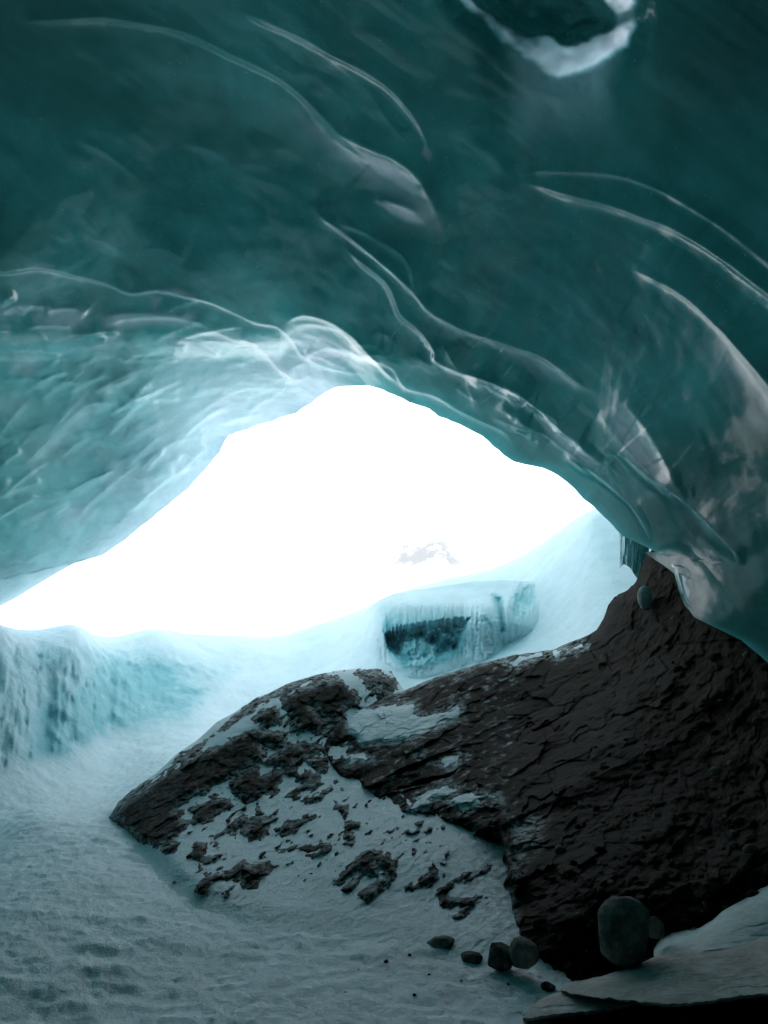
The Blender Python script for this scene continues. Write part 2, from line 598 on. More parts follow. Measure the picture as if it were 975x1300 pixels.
ridge([(175, 460), (190, 448), (215, 440), (240, 442)], 0.06, 16, 6)
ridge([(35, 586), (60, 561), (90, 531), (115, 513), (145, 511)], 0.16, 25, 7)
ridge([(150, 518), (175, 510), (205, 506), (230, 507)], 0.06, 16, 6)
ridge([(140, 540), (170, 525), (205, 515)], 0.06, 16, 6)
ridge([(0, 630), (20, 622), (40, 615), (55, 608)], 0.08, 16, 6)
ridge([(165, 555), (185, 545), (210, 535)], 0.06, 16, 6)
ridge([(255, 525), (275, 508), (305, 495), (350, 490)], 0.07, 20, 7)
ridge([(175, 600), (195, 578), (225, 560), (265, 552)], 0.08, 20, 7)
ridge([(130, 625), (160, 600), (180, 588)], 0.07, 18, 6)
ridge([(0, 160), (60, 148), (130, 165), (200, 180)], 0.03, 60, 30)
ridge([(180, 320), (200, 315), (240, 330)], 0.04, 25, 10)

ridge([(380, 140), (430, 170), (470, 190), (505, 205), (535, 232), (556, 278), (566, 310)], 0.26, 60, 30, 2, (.4, .3))
ridge([(475, 252), (505, 259), (525, 268), (545, 286)], 0.14, 20, 16, 2, (.4, .4))
ridge([(768, 498), (795, 515), (822, 548), (845, 588), (860, 624), (880, 655)], 0.18, 36, 18, 1.6, (.45, .35))
ridge([(886, 430), (930, 445), (975, 488), (1010, 540), (1040, 600)], 0.16, 60, 30, 2, (.45, .3))
ridge([(855, 645), (880, 648), (905, 672), (925, 705)], 0.10, 30, 16, 2, (.45, .45))
_ra = random.Random(5)
for _k in range(75):
    x0, y0 = _ra.uniform(-30, 390), _ra.uniform(370, 740)
    if y0 > 760 - 0.62 * x0 or (x0 > 300 and y0 < 430):
        continue
    tang = math.radians(-40 + 0.05 * x0 + _ra.uniform(-16, 16) + (22 if y0 < 470 else 0))
    L = _ra.uniform(28, 95)
    bend = _ra.uniform(0.2, 0.6)
    pts = []
    for q_ in range(5):
        u_ = q_ / 4 - 0.5
        an = tang + bend * u_ * 1.6
        pts.append((x0 + L * u_ * math.cos(tang) , y0 + L * u_ * math.sin(tang) + bend * L * 0.5 * u_ * u_))
    ridge(pts, _ra.uniform(0.05, 0.12), _ra.uniform(10, 26), _ra.uniform(3, 8), 1.2, (0.25, 0.25))

_rim = catmull([(400, 470), (480, 462), (560, 500), (640, 545), (720, 585), (790, 640), (840, 700)], 12)
for _k in range(26):
    i_ = _ra.randrange(2, len(_rim) - 10)
    off = _ra.uniform(2, 60)
    L = _ra.randrange(5, 9)
    seg_ = _rim[i_:i_ + L]
    pts = []
    for q_, p_ in enumerate(seg_):
        u_ = q_ / (L - 1)
        pts.append((p_[0] + 0.55 * off + 6 * math.sin(3 * u_ + _k), p_[1] - 0.8 * off * (1 - 0.3 * u_) + _ra.uniform(-2, 2)))
    ridge(pts, _ra.uniform(0.04, 0.09), _ra.uniform(14, 30), _ra.uniform(3.5, 7), 1.0, (0.3, 0.3))
for _k in range(16):
    x0, y0 = _ra.uniform(0, 380), _ra.uniform(170, 330)
    L, tang = _ra.uniform(50, 130), math.radians(_ra.uniform(5, 45))
    pts = [(x0 + L * u_ * math.cos(tang), y0 + L * u_ * math.sin(tang) + 0.5 * L * u_ * u_) for u_ in (-0.5, -0.25, 0, 0.25, 0.5)]
    ridge(pts, _ra.uniform(0.015, 0.035), _ra.uniform(20, 40), _ra.uniform(5, 12), 1.5, (0.4, 0.4))

SKY_GLARE = [  # sky reflections painted as white patches on the ice
    ([(375, 140), (395, 155), (430, 180), (470, 197), (500, 210), (530, 235), (545, 262), (558, 286), (540, 280), (515, 262), (480, 240), (455, 220), (420, 195), (390, 165)], 0.30, 10),
    ([(462, 192), (490, 205), (515, 222), (532, 245), (525, 250), (505, 238), (480, 222), (462, 205)], 0.75, 6),
    ([(478, 256), (500, 262), (525, 272), (537, 283), (515, 280), (495, 270)], 0.9, 5),
    ([(764, 500), (795, 523), (815, 553), (845, 594), (858, 622), (835, 612), (805, 587), (782, 560), (768, 528)], 0.45, 8),
    ([(775, 530), (795, 540), (822, 575), (850, 612), (828, 604), (800, 578)], 0.8, 5),
    ([(886, 434), (916, 436), (937, 457), (975, 492), (990, 560), (947, 525), (916, 487)], 0.2, 14),
    ([(915, 440), (930, 452), (975, 500), (985, 530), (950, 500), (925, 470)], 0.4, 6),
    ([(860, 650), (885, 655), (905, 680), (890, 690), (865, 670)], 0.15, 8),
    ([(130, 402), (200, 398), (245, 402), (235, 412), (170, 412), (135, 414)], 0.8, 4),
    ([(58, 394), (80, 390), (105, 395), (108, 415), (75, 418), (52, 410)], 0.5, 6),
    ([(0, 388), (20, 386), (32, 392), (25, 400), (0, 402)], 0.5, 4),
    ([(222, 432), (245, 434), (275, 448), (262, 448), (235, 440)], 0.7, 4),
    ([(245, 422), (285, 422), (325, 437), (300, 436), (260, 428)], 0.7, 4),
    ([(205, 372), (225, 367), (245, 376), (225, 376)], 0.9, 3),
    ([(35, 338), (52, 335), (66, 338), (52, 342)], 0.9, 3),
    ([(190, 376), (205, 378), (196, 392)], 0.8, 3),
    ([(300, 365 + 62), (330, 440), (350, 455), (370, 478), (350, 470), (325, 448)], 0.6, 4),
    ([(14, 455), (35, 450), (50, 462), (35, 475), (18, 472)], 0.5, 6),
    ([(40, 582), (62, 560), (92, 530), (115, 514), (110, 528), (80, 560), (50, 590)], 0.35, 8),
    ([(625, 435), (680, 455), (720, 475), (735, 492), (700, 482), (660, 462)], 0.25, 8),
    ([(690, 540), (730, 565), (765, 592), (748, 590), (715, 568)], 0.45, 6),
    ([(385, 452), (440, 446), (442, 452), (415, 452), (395, 460)], 0.6, 3),
    ([(540, 185), (548, 195), (545, 205), (535, 195)], 0.5, 3),
    ([(858, 730), (872, 745), (890, 770), (896, 785), (880, 780), (866, 765)], 0.8, 5),
]
HOLE = [(575, -25), (600, 5), (622, 22), (648, 40), (672, 50), (697, 48), (715, 60), (735, 58), (762, 48), (783, 36), (784, 18), (772, 2), (760, -20), (735, -50), (640, -55)]
RING = [(560, -40), (585, 0), (612, 20), (640, 52), (668, 76), (690, 92), (712, 99), (735, 94), (765, 78), (790, 62), (803, 40), (806, 15), (800, -20), (770, -60), (640, -75)]


def build_vault():
    nth_a, nth_b, nr1, nr2 = 1260, 90, 440, 40
    th = np.concatenate([np.linspace(-26, 203, nth_a, endpoint=False), np.linspace(203, 334, nth_b, endpoint=False)])
    th_l = np.where(th > 270, th - 360, th)
    lip = ice_lip(th_l)
    lp = np.stack([np.cos(np.radians(th)) * 9, np.sin(np.radians(th)) * 9, np.zeros_like(th)], -1)
    lip = lip * (1 + 0.008 * fbm(lp * 2.5, 4))
    n = len(th)
    s = np.linspace(0, 1, nr1)
    s = s ** 1.15
    rad = lip[None] + (np.maximum(960, lip[None] + 250) - lip[None]) * s[:, None]
    ang1 = np.arctan(rad / F0)
    k = np.linspace(0, 1, nr2 + 1)[1:]
    ang2 = ang1[-1][None] + (math.radians(179.9) - ang1[-1][None]) * k[:, None]
    ang = np.concatenate([ang1, ang2])
    # the lip turns outwards: rows in front of the mouth's edge
    curl_r = np.array([1500, 1100, 800, 600, 430, 300, 200, 130, 80, 50, 34, 26, 20, 14, 9, 5, 2.5, 1.0])
    curl_d = np.array([4.0, 3.9, 3.8, 3.7, 3.6, 3.5, 3.4, 3.2, 2.8, 2.2, 1.7, 1.3, 0.9, 0.55, 0.32, 0.16, 0.07, 0.025])
    ang0 = np.arctan((lip[None] + curl_r[:, None]) / F0)
    ang = np.concatenate([ang0, ang])
    nc = len(curl_r)
    c0 = raydir(CX, CY)
    up = raydir(CX, CY - 60) - c0
    up -= c0 * (up @ c0)
    up /= np.linalg.norm(up)
    rt = np.cross(c0, up)
    thr = np.radians(th)[None]
    # exact pixel-based directions within the view, angular ones past it
    r_px = np.tan(np.clip(ang, 0, 1.2)) * F0
    X = CX + r_px * np.cos(thr)
    Y = CY - r_px * np.sin(thr)
    dpx = raydir(X, Y)
    dan = (np.cos(ang)[..., None] * c0 + np.sin(ang)[..., None] * (np.cos(thr)[..., None] * rt + np.sin(thr)[..., None] * up))
    dan /= np.linalg.norm(dan, axis=-1, keepdims=True)
    w = smooth(0.8, 1.15, ang)[..., None]
    D = dpx * (1 - w) + dan * w
    D /= np.linalg.norm(D, axis=-1, keepdims=True)
    D = D.reshape(-1, 3)
    x, y = X.ravel(), Y.ravel()
    base = np.exp(ice_base(D))
    # the scalloped outer wall lies further out than the near ceiling's edge
    edge = R[18][0]
    ex_ = np.maximum.accumulate(edge[:, 0] + np.arange(len(edge)) * 1e-3)
    below = (y - np.interp(x, ex_, edge[:, 1])) * 0.92
    below = np.where(ang.ravel() < 1.1, below, -99)
    stp = smooth(2, 40, below) * smooth(500, 430, x) * 0.4
    base += stp
    P = EYE + D * base[:, None]
    h = 0.10 * fbm(P * 0.45, 3) + 0.035 * fbm(P * 1.5, 3)
    # large soft swells running with the flow of the ice
    rr = np.hypot(x - CX, y - CY)
    aa = np.degrees(np.arctan2(-(y - CY), x - CX)) % 360.0
    aa = np.where(aa > 300, aa - 360, aa)
    crest = np.zeros(len(x))
    for pts, amp, wa, wb, rd, fade in R:
        m = wa * 3.2
        ln = np.hypot(*np.diff(pts, axis=0).T).sum()
        wa = wa * (0.78 if wa >= 50 else 1)
        fade = (min(0.5, max(fade[0], 0.6 * wa / ln)), min(0.5, max(fade[1], 0.6 * wa / ln)))
        ii, d, t = line_dist(x, y, pts, m)
        tp = smooth(0, fade[0], t) * smooth(1, 1 - fade[1], t)
        ad = np.sqrt(d * d + rd * rd) - rd
        v = np.where(d > 0, np.exp(-ad / (wb * 0.6)), np.exp(-ad / wa)) * (1 - smooth(wa * 2, wa * 3.1, np.abs(d)))
        h[ii] += 0.78 * amp * tp * v
    # scallops of the outer wall
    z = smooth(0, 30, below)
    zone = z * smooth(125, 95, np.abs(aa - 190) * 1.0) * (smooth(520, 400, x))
    wn = fbm(np.stack([x / 90, y / 90, 0 * x], -1), 3)
    wm = fbm(np.stack([x / 60 + 7, y / 60, 0 * x + 3], -1), 3)
    ca, sa = math.cos(math.radians(-38)), math.sin(math.radians(-38))
    rot = math.radians(1)
    xx = (x * ca + y * sa) + 45 * wn
    yy = (-x * sa + y * ca) + 38 * wm + 0.0009 * (xx + 60) ** 2
    f1, f2, idn = cells(xx / 120, yy / 56, 3)
    g1, g2, gdn = cells(xx / 46 + 5, yy / 19, 8)
    sub = smooth(0.25, 0.75, idn)
    sc = 0.55 * f1 ** 1.6 + 0.16 * sub * g1 ** 1.6 + 0.25 * (idn - 0.5) * smooth(0, 0.25, f2 - f1)
    h += zone * 0.24 * sc
    h += (1 - zone) * (0.02 * fbm(np.stack([(x * 0.8 + y * 0.6) / 150, (-x * 0.6 + y * 0.8) / 40, 0 * x], -1), 3))
    # the pit in the roof with its frosty rim
    hs = poly_sdf(x, y, catmull(HOLE + HOLE[:1], 4), 60)
    hs += 6 * fbm(np.stack([x / 22, y / 22, 0 * x], -1), 5) - 2
    rs = poly_sdf(x, y, catmull(RING + RING[:1], 4), 60)
    rs = rs + 9 * fbm(np.stack([x / 30 + 5, y / 30, 0 * x], -1), 4)
    h -= 0.85 * smooth(0, 26, hs) + 0.16 * smooth(-30, 12, rs)
    h += 0.10 * fbm(P * 5, 3) * smooth(4, 20, hs)
    una = np.clip(0.55 + 1.3 * fbm(np.stack([x / 45 + 2, y / 30, 0 * x], -1), 3) + 0.5 * smooth(660, 720, x) * smooth(40, 70, y), 0.12, 1)
    frost_or_glare = smooth(-5, 8, rs) * (1 - smooth(-2, 3, hs)) * np.clip(una * 1.7, 0, 1)
    low = poly_sdf(x, y, [(640, 60), (790, 60), (775, 110), (780, 150), (800, 190), (640, 190), (652, 150), (650, 110)], 60)
    frost_or_glare = np.maximum(frost_or_glare, 0.34 * smooth(-12, 20, low) * smooth(200, 90, y))
    for pts, amt, soft in SKY_GLARE:
        if pts[0][0] < 360 and pts[0][1] > 300:
            amt, soft = amt * 0.55, soft * 2.2
        sdv = poly_sdf(x, y, pts, 40)
        frost_or_glare = np.maximum(frost_or_glare, amt * smooth(-soft, soft, sdv + 3 * wn))
    inlip = ang.ravel() * 0 + 1
    dist = base - h
    rows = np.arange(ang.shape[0])
    add = np.zeros(ang.shape)
    add[:nc] = curl_d[:, None]
    dist = dist + add.ravel()
    # unseen overhang added outside, shaped to keep sky light off the snow there
    dg = dist.reshape(ang.shape)
    lipd = dg[nc] + 0
    kk = smooth(20, 120, curl_r)[:, None]
    outer = (lipd[None] + curl_d[:, None]) * (1 - kk) + kk * np.maximum(lipd[None] + curl_d[:, None], 13.5 + 24 * smooth(60, 900, curl_r)[:, None])
    sw = smooth(8, 40, curl_r)[:, None]
    dg[:nc] = np.maximum(dg[:nc] * (1 - sw) + outer * sw, dg[:nc] * (sw > 0))
    dist = dg.ravel()
    # make the curl rows share the lip's own distance
    V = EYE + D * dist[:, None]
    # thickness of the ice: thin towards the mouth
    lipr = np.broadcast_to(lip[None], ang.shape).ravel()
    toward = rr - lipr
    left = smooth(60, 130, aa)
    left = np.clip(left, 0, 1)
    thin = 0.022 + 0.22 * np.exp(-np.maximum(toward, 0) / (18 + 60 * left)) + 0.04 * zone
    thin *= 1 - 0.5 * frost_or_glare
    thin += 0.05 * smooth(-12, 20, low) * smooth(200, 90, y)
    # deep, thick ice beyond the middle of the cave and over the right and the top-left corner
    thick = smooth(560, 900, rr) * smooth(-60, 20, aa) * smooth(150, 60, aa)
    thin *= 1 - 0.55 * np.clip(thick, 0, 1)
    far = smooth(1.0, 1.4, ang).ravel()
    thin *= 1 - 0.8 * far
    wo_ = 60 * wn
    outer_rows = (np.arange(ang.shape[0]) < nc - 8)[:, None].repeat(n, 1).ravel()
    frost_or_glare = np.where(outer_rows, 0.2, frost_or_glare)
    dull = 0.95 * smooth(230, 20, np.hypot((x - 10 + wo_) * 0.62, (y - 45 + wo_) * 1.35))  # darker, less glossy areas, here the top-left corner
    dull = np.maximum(dull, 0.8 * smooth(150, 10, np.abs(y - 85 - 0.28 * x + wo_ * .6) * 2.0) * smooth(480, 250, x))
    dull = np.maximum(dull, 0.85 * smooth(260, 30, np.hypot((x - 960 + wo_) * 0.9, (y - 40 - wo_) * 0.8)))
    dull = np.maximum(dull, 0.45 * smooth(120, 20, np.hypot(x - 585 + wo_, (y - 90) * 0.8)))
    dull = np.maximum(dull, 0.65 * smooth(150, 50, np.hypot((x - 985) * 1.1, (y - 570) * 0.9)))  # right wall darkened and dulled to mute its sky reflections
    dull = np.maximum(dull, 0.9 * smooth(270, 150, np.hypot((x - 985), (y - 710) * 1.1)))
    dull = np.maximum(dull, 0.5 * smooth(90, 10, np.hypot(x - 5, (y - 300) * 1.0)))
    dull = np.maximum(dull, 0.5 * smooth(130, 20, np.hypot(x - 0 + wo_, (y - 560) * 0.9)))
    dull = np.maximum(dull, 0.45 * smooth(75, 10, np.hypot(x - 140 + wo_, (y - 465) * 1.6)))
    dirt = np.zeros(len(x))
    for px, py, rx, ry, am in ((570, 435, 45, 14, .55), (790, 425, 60, 16, .5), (700, 455, 30, 10, .3)):
        dirt = np.maximum(dirt, am * np.exp(-(((x - px) * .94 + (y - py) * .2) / rx) ** 2 - ((y - py) / ry) ** 2))
    nr = ang.shape[0]
    ringf = smooth(-8, 8, rs)
    thin = np.maximum(thin, 0.36 * ringf * una * (1 - smooth(-6, 4, hs)) * (ang.ravel() < 1.0))
    fq = grid_faces(nr, n, wrap=True)
    inner = (np.arange(ang.shape[0]) >= nc - 6)[:, None].repeat(n, 1).ravel()
    cut = (x > 430) & (x < 960) & (y < 170) & ~inner
    o = mesh_np('ice_ceiling', V, fq, M_ICE, {'frost_or_glare': np.clip(frost_or_glare + zone * (0.03 + 0.75 * np.exp(-np.maximum(toward, 0) / 95) + 0.18 * np.clip(wm * 2, 0, 1)), 0, 1), 'thin': np.clip(np.maximum(thin, 0.06 * (np.arange(ang.shape[0]) < nc)[:, None].repeat(n, 1).ravel()), 0.004, 0.9), 'dirt': dirt, 'dull': dull}, keep=~cut[fq].any(1))  # whitened towards the lip: glow of the mouth put into the colour
    tag(o, 'smooth teal glacier ice arching over the whole cave mouth', kind='structure')
    return o


# ------------------------------------------------------------------ the snow ground
def ground_points():
    w = [(-4, 3, 0), (0, 3, 0), (3, 3, 0), (-3, 6, 0), (0, 5.5, 0), (-1.5, 8, 0), (-4, 9, 0), (0, -6, 0), (-6, 0, 0), (5, 0, 0), (3, 6, .1), (1, 8, .2), (4, 5, .1),
         (-1, 10, .3), (1, 10.5, .5), (3, 9, .5), (6, 8, .8), (-8, 6, .1), (-12, 9, .6), (2, 13.5, 1.3), (0, 13, 1.0), (6, 12, 2), (0, -14, 0), (9, 3, 1),
         (-5, 32, 1.0), (-14, 30, .5), (-8, 48, -3), (5, 36, 2), (14, 30, 6), (22, 20, 9), (0, 90, -8), (-50, 70, -6), (50, 70, -2), (-30, 20, 2), (-90, 0, 0), (90, 0, 6), (0, -90, 0),
         (0, 400, -14), (300, 300, -14), (-300, 300, -14), (-400, -100, 0), (400, -100, 0), (0, -400, 0)]
    u = [(0, 985, 12), (-100, 1000, 11.3), (-300, 1000, 9), (130, 938, 14.4), (200, 925, 15), (300, 905, 16.5), (250, 950, 13.5), (400, 880, 17.5), (200, 990, 11.5),
         (-100, 795, 14), (0, 800, 14.6), (100, 803, 16.0), (200, 812, 18.5), (300, 815, 21), (400, 797, 22), (470, 772, 21.5),
         (0, 890, 13.1), (60, 880, 14.2), (130, 870, 15.7), (200, 870, 17), (300, 860, 18.5), (400, 840, 19.5), (-100, 890, 12.6), (60, 962, 12.9),
         (520, 862, 16.5), (600, 845, 16.4), (700, 800, 16.2), (780, 745, 15.5), (750, 660, 19), (690, 700, 20), (800, 690, 17.5), (560, 752, 20), (490, 772, 20), (620, 740, 20),
         (560, 800, 18.2), (640, 780, 18), (900, 650, 18), (1000, 600, 18),
         (0, 808, 17.5), (-100, 803, 17), (60, 810, 19), (120, 816, 21), (-250, 800, 18), (0, 815, 22), (-150, 812, 22), (200, 822, 25), (300, 824, 27)]
    P = [np.array(p, float) for p in w] + [U(*[np.float64(v) for v in p]) for p in u]
    return np.array(P)


GP = ground_points()


def logpolar(x, y):
    r = np.hypot(x, y)
    s = np.log(r + 2.0)
    return np.stack([x / (r + 1e-6) * s * 1.2, y / (r + 1e-6) * s * 1.2], -1)


ground_f = rbf_fit(logpolar(GP[:, 0], GP[:, 1]), GP[:, 2], 2e-3)


def project(P):
    """view coordinates of world points"""
    q = P - EYE
    fwd = q[:, 1] * CP + q[:, 2] * SP
    upv = -q[:, 1] * SP + q[:, 2] * CP
    fwd = np.where(fwd < 0.1, 0.1, fwd)
    return W0 / 2 + F0 * q[:, 0] / fwd, H0 / 2 - F0 * upv / fwd


def ground_height(x, y):
    z = ground_f(logpolar(x, y))
    r = np.hypot(x, y)
    P = np.stack([x, y, 0 * x], -1)
    far = smooth(60, 200, r)
    z = z * (1 - far) + far * (-12 + 14 * fbm(P * 0.004, 4))
    near = 1 - smooth(25, 45, r)
    # trodden, wind-packed snow: long low drifts and lumps from boots
    lump = ridged(P * np.array([1.4, 3.2, 1]) + 3, 3) * 0.016 + fbm(P * 5.0, 4) * 0.018
    tr = smooth(1.5, -1.5, x - 0.1 * y) * smooth(14, 9, r)
    f1, f2, _ = cells(x * 4.2 + 0.6 * fbm(P * 3, 2), y * 4.2, 4)
    lump += 0.009 * fbm(P * 13, 3) + 0.005 * fbm(P * 31, 2)
    lump += tr * (0.030 * (f1 ** 1.5) * smooth(-0.2, 0.3, fbm(P * 0.9, 2)) + 0.012 * fbm(P * 11, 2))
    z += near * lump
    z += 0.05 * near * fbm(P * 0.6, 2)
    return z


def build_ground():
    az = np.concatenate([np.linspace(-34, 34, 560), np.linspace(34, 326, 80)[1:-1]])
    rr = np.concatenate([[0.02, 0.6, 1.2], np.geomspace(2.2, 30, 430), np.geomspace(31, 1540, 60)])
    A, Rr = np.meshgrid(np.radians(az), rr)
    x, y = (np.sin(A) * Rr).ravel(), (np.cos(A) * Rr).ravel()
    z = ground_height(x, y)
    P = np.stack([x, y, z], -1)
    px, py = project(P)
    inv = smooth(24, 20, np.hypot(x, y))
    # the icy bank on the left: hanging curtains and lumps of rime
    bank = poly_sdf(px, py, [(-260, 812), (0, 806), (110, 808), (220, 825), (300, 850), (260, 900), (140, 925), (90, 955), (0, 978), (-260, 1010)], 60)
    bm = smooth(-12, 22, bank) * inv
    azd = np.degrees(A.ravel())
    q = np.stack([azd * 1.6, z * 1.5, 0 * x], -1)
    col = ridged(np.stack([azd * 0.75 + 0.5 * fbm(q * .4, 2), z * 0.5, 0 * x], -1), 3)
    lft = smooth(-14, -19, azd)
    radial = bm * (0.20 * lft * col + 0.12 * fbm(P * 2.2, 3) + 0.045 * fbm(P * np.array([4, 4, 9.0]), 3))
    x2 = x - np.sin(A).ravel() * radial
    y2 = y - np.cos(A).ravel() * radial
    z = z + bm * 0.05 * fbm(P * 4, 2)
    icea = poly_sdf(px, py, [(120, 835), (200, 845), (245, 880), (240, 915), (140, 930), (70, 965), (40, 960), (60, 900), (100, 870)], 60)
    ice = inv * (0.9 * smooth(-22, 22, icea) + 0.6 * bm * (1 - smooth(-10, 30, z * 0 + (820 - py))))
    ice *= smooth(800, 835, py)
    ice = np.maximum(ice, 0.05 * inv * smooth(400, 480, px) * smooth(880, 860, py))  # faint teal tint on the mound outside, standing in for its shade
    px_d = smooth(420, 640, px) * smooth(1130, 1190, py) * smooth(1290, 1215, py) * (Rr.ravel() < 8)
    o = mesh_np('snow_ground', np.stack([x2, y2, z], -1), grid_faces(len(rr), len(az), wrap=True, flip=True), M_SNOW,
                {'ice': ice, 'dirt': 0.7 * px_d})
    tag(o, 'trodden snow floor rising to an icy bank at the mouth', kind='structure')
    return o


# ------------------------------------------------------------------ relief bodies: rock faces with a real front, top and back
def relief(name, xs, ytop, ybot, nv, depth, mats, disp, back=((2, .3), (14, 1.2), (60, 2.6)), label=None, cat=None, group=None):
    """columns xs; rows from the crest down to the foot; back rows fall away behind the crest"""
    v = np.linspace(0, 1, nv)
    yt, yb = ytop(xs), ybot(xs)
    X = np.broadcast_to(xs[None], (nv, len(xs)))
    Y = yt[None] + (yb - yt)[None] * v[:, None]
    return X, Y


def interp_line(pts):
    P = np.array(pts, float)
    return lambda x: np.interp(x, P[:, 0], P[:, 1])


def body(X, Y, depthf, dispf, crest_round=0.5, back=((0.5, .25), (4, .8), (20, 1.8), (70, 3.5)), foot=0.6):
    nv, nu = X.shape
    x, y = X.ravel(), Y.ravel()
    D = raydir(x, y)
    base = np.exp(depthf(np.stack([x, y], -1) / 300))
    P = EYE + D * base[:, None]
    h = dispf(x, y, P)
    yt = Y[0][None]
    dc = np.full(len(x), 99.0)
    ii, sdv, _ = line_dist(x, y, np.stack([X[0], Y[0]], -1)[::6], 60)
    dc[ii] = np.abs(sdv)
    base = base + crest_round * np.exp(-dc / 10)
    V = (EYE + D * (base - h)[:, None]).reshape(nv, nu, 3)
    d0 = (base - h).reshape(nv, nu)
    rows = []
    for dy, dd in back[::-1]:
        rows.append(EYE + raydir(X[0], Y[0] + dy) * (d0[0] + dd)[:, None])
    bot = EYE + raydir(X[-1], Y[-1]) * (d0[-1] + foot)[:, None]
    V = np.concatenate([np.array(rows), V, bot[None]])
    return V, len(back)


def fit_px(ctrl):
    c = np.array(ctrl, float)
    return rbf_fit(c[:, :2] / 300, np.log(c[:, 2]), 1e-3)


def cs(ox, oy, s, pts):
    return [(ox + a / s, oy + b / s) for a, b in pts]


A_ = lambda pts: cs(130, 840, 3.9, pts)
B_ = lambda pts: cs(330, 840, 3.9, pts)
C_ = lambda pts: cs(200, 1000, 3.9, pts)
D_ = lambda pts: cs(400, 980, 3.25, pts)
BARE = [
    A_([(50, 710), (110, 660), (270, 570), (400, 495), (560, 420), (640, 370), (760, 335), (850, 350), (930, 400), (900, 425), (800, 400), (765, 400), (800, 460), (700, 525), (650, 570), (560, 610), (450, 660), (370, 705), (350, 740), (400, 745), (380, 780), (420, 790), (360, 860), (300, 890), (250, 915), (190, 890), (160, 850), (100, 820), (90, 790), (50, 770)]),
    A_([(440, 740), (480, 700), (560, 670), (625, 690), (640, 715), (560, 745), (545, 785), (500, 795), (460, 780)]),
    A_([(620, 620), (650, 580), (720, 530), (800, 500), (790, 550), (890, 540), (900, 590), (860, 640), (760, 670), (700, 700), (680, 660)]),
    A_([(735, 280), (800, 240), (850, 230), (870, 290), (820, 320), (760, 305)]),
    A_([(545, 860), (620, 820), (700, 780), (700, 800), (620, 850), (560, 900)]),
    A_([(700, 830), (740, 785), (830, 790), (830, 850), (780, 880), (730, 885)]),
    A_([(280, 935), (340, 890), (375, 900), (350, 950), (300, 950)]),
    A_([(560, 350), (650, 270), (750, 200), (850, 150), (975, 100), (975, 118), (860, 172), (760, 228), (660, 295), (570, 352)]),
    A_([(40, 720), (200, 600), (330, 520), (460, 425), (550, 352), (560, 362), (470, 440), (340, 535), (220, 610), (80, 720)]),
    B_([(0, 200), (80, 140), (200, 85), (330, 60), (330, 70), (200, 100), (90, 158), (0, 215)]),
    B_([(100, 190), (180, 140), (300, 95), (400, 80), (470, 150), (480, 190), (420, 240), (360, 280), (335, 300), (262, 212), (252, 222), (330, 310), (325, 345), (280, 355), (240, 335), (175, 335), (180, 290), (140, 240)]),
    B_([(470, 60), (560, 40), (620, 60), (690, 110), (650, 150), (600, 110), (540, 120), (500, 90)]),
    B_([(560, 140), (610, 130), (660, 160), (600, 180)]),
    B_([(0, 335), (60, 365), (140, 400), (100, 425), (60, 420), (0, 380)]),
    B_([(40, 490), (130, 420), (200, 405), (290, 435), (230, 470), (180, 490), (175, 530), (300, 560), (200, 600), (120, 570), (125, 520), (30, 508)]),
    B_([(240, 490), (350, 455), (320, 500), (325, 545), (290, 550)]),
    B_([(140, 660), (200, 610), (290, 585), (292, 600), (210, 640), (190, 660), (250, 668), (300, 640), (345, 630), (310, 685), (240, 695), (160, 690)]),
    B_([(385, 705), (430, 700), (420, 790), (450, 785), (490, 795), (450, 840), (460, 870), (425, 860), (415, 790)]),
    B_([(435, 885), (460, 885), (460, 915), (440, 915)]),
    B_([(80, 830), (150, 790), (240, 770), (270, 740), (280, 765), (200, 820), (110, 850)]),
    B_([(90, 945), (150, 910), (280, 890), (370, 905), (330, 940), (240, 960), (150, 940)]),
    B_([(330, 330), (400, 270), (440, 265), (430, 330), (470, 355), (470, 385), (400, 420), (385, 400), (340, 385)]),
    C_([(180, 530), (190, 470), (240, 430), (330, 420), (430, 360), (450, 385), (550, 390), (540, 430), (510, 450), (480, 515), (440, 500), (430, 450), (340, 460), (270, 470), (250, 540)]),
    C_([(300, 520), (370, 495), (350, 560)]),
    C_([(175, 270), (235, 270), (230, 345), (310, 350), (290, 370), (140, 345), (170, 330)]),
    D_([(100, 450), (150, 360), (240, 315), (330, 370), (340, 450), (310, 465), (300, 400), (250, 370), (250, 420), (190, 410), (180, 385), (140, 410)]),
    D_([(185, 500), (270, 455), (270, 480), (215, 520)]),
    D_([(125, 490), (160, 460), (180, 465), (150, 495)]),
    D_([(385, 475), (480, 390), (515, 430), (515, 450), (400, 500)]),
    D_([(480, 505), (540, 460), (620, 410), (760, 370), (700, 410), (640, 440), (580, 460), (560, 510), (600, 520), (680, 505), (705, 520), (640, 545), (525, 570)]),
    D_([(550, 590), (630, 560), (620, 600), (570, 610)]),
]
SNOWY = [
    B_([(445, 300), (430, 262), (600, 222), (770, 210), (760, 260), (830, 270), (975, 220), (1000, 250), (975, 280), (860, 340), (780, 365), (700, 380), (560, 405), (510, 410), (480, 370), (430, 330)]),
    B_([(430, 500), (500, 460), (555, 480), (500, 495)]),
    B_([(890, 500), (975, 460), (975, 510), (930, 530)]),
    B_([(775, 465), (800, 440), (800, 460), (785, 475)]),
    D_([(385, 155), (430, 100), (500, 70), (590, 60), (590, 75), (530, 110), (480, 110), (470, 140), (420, 160)]),
    D_([(540, 110), (620, 85), (750, 95), (765, 110), (690, 115), (690, 140), (600, 155)]),
    [(700, 826), (740, 818), (742, 822), (705, 834)],
    [(640, 840), (690, 828), (690, 832), (645, 846)],
]

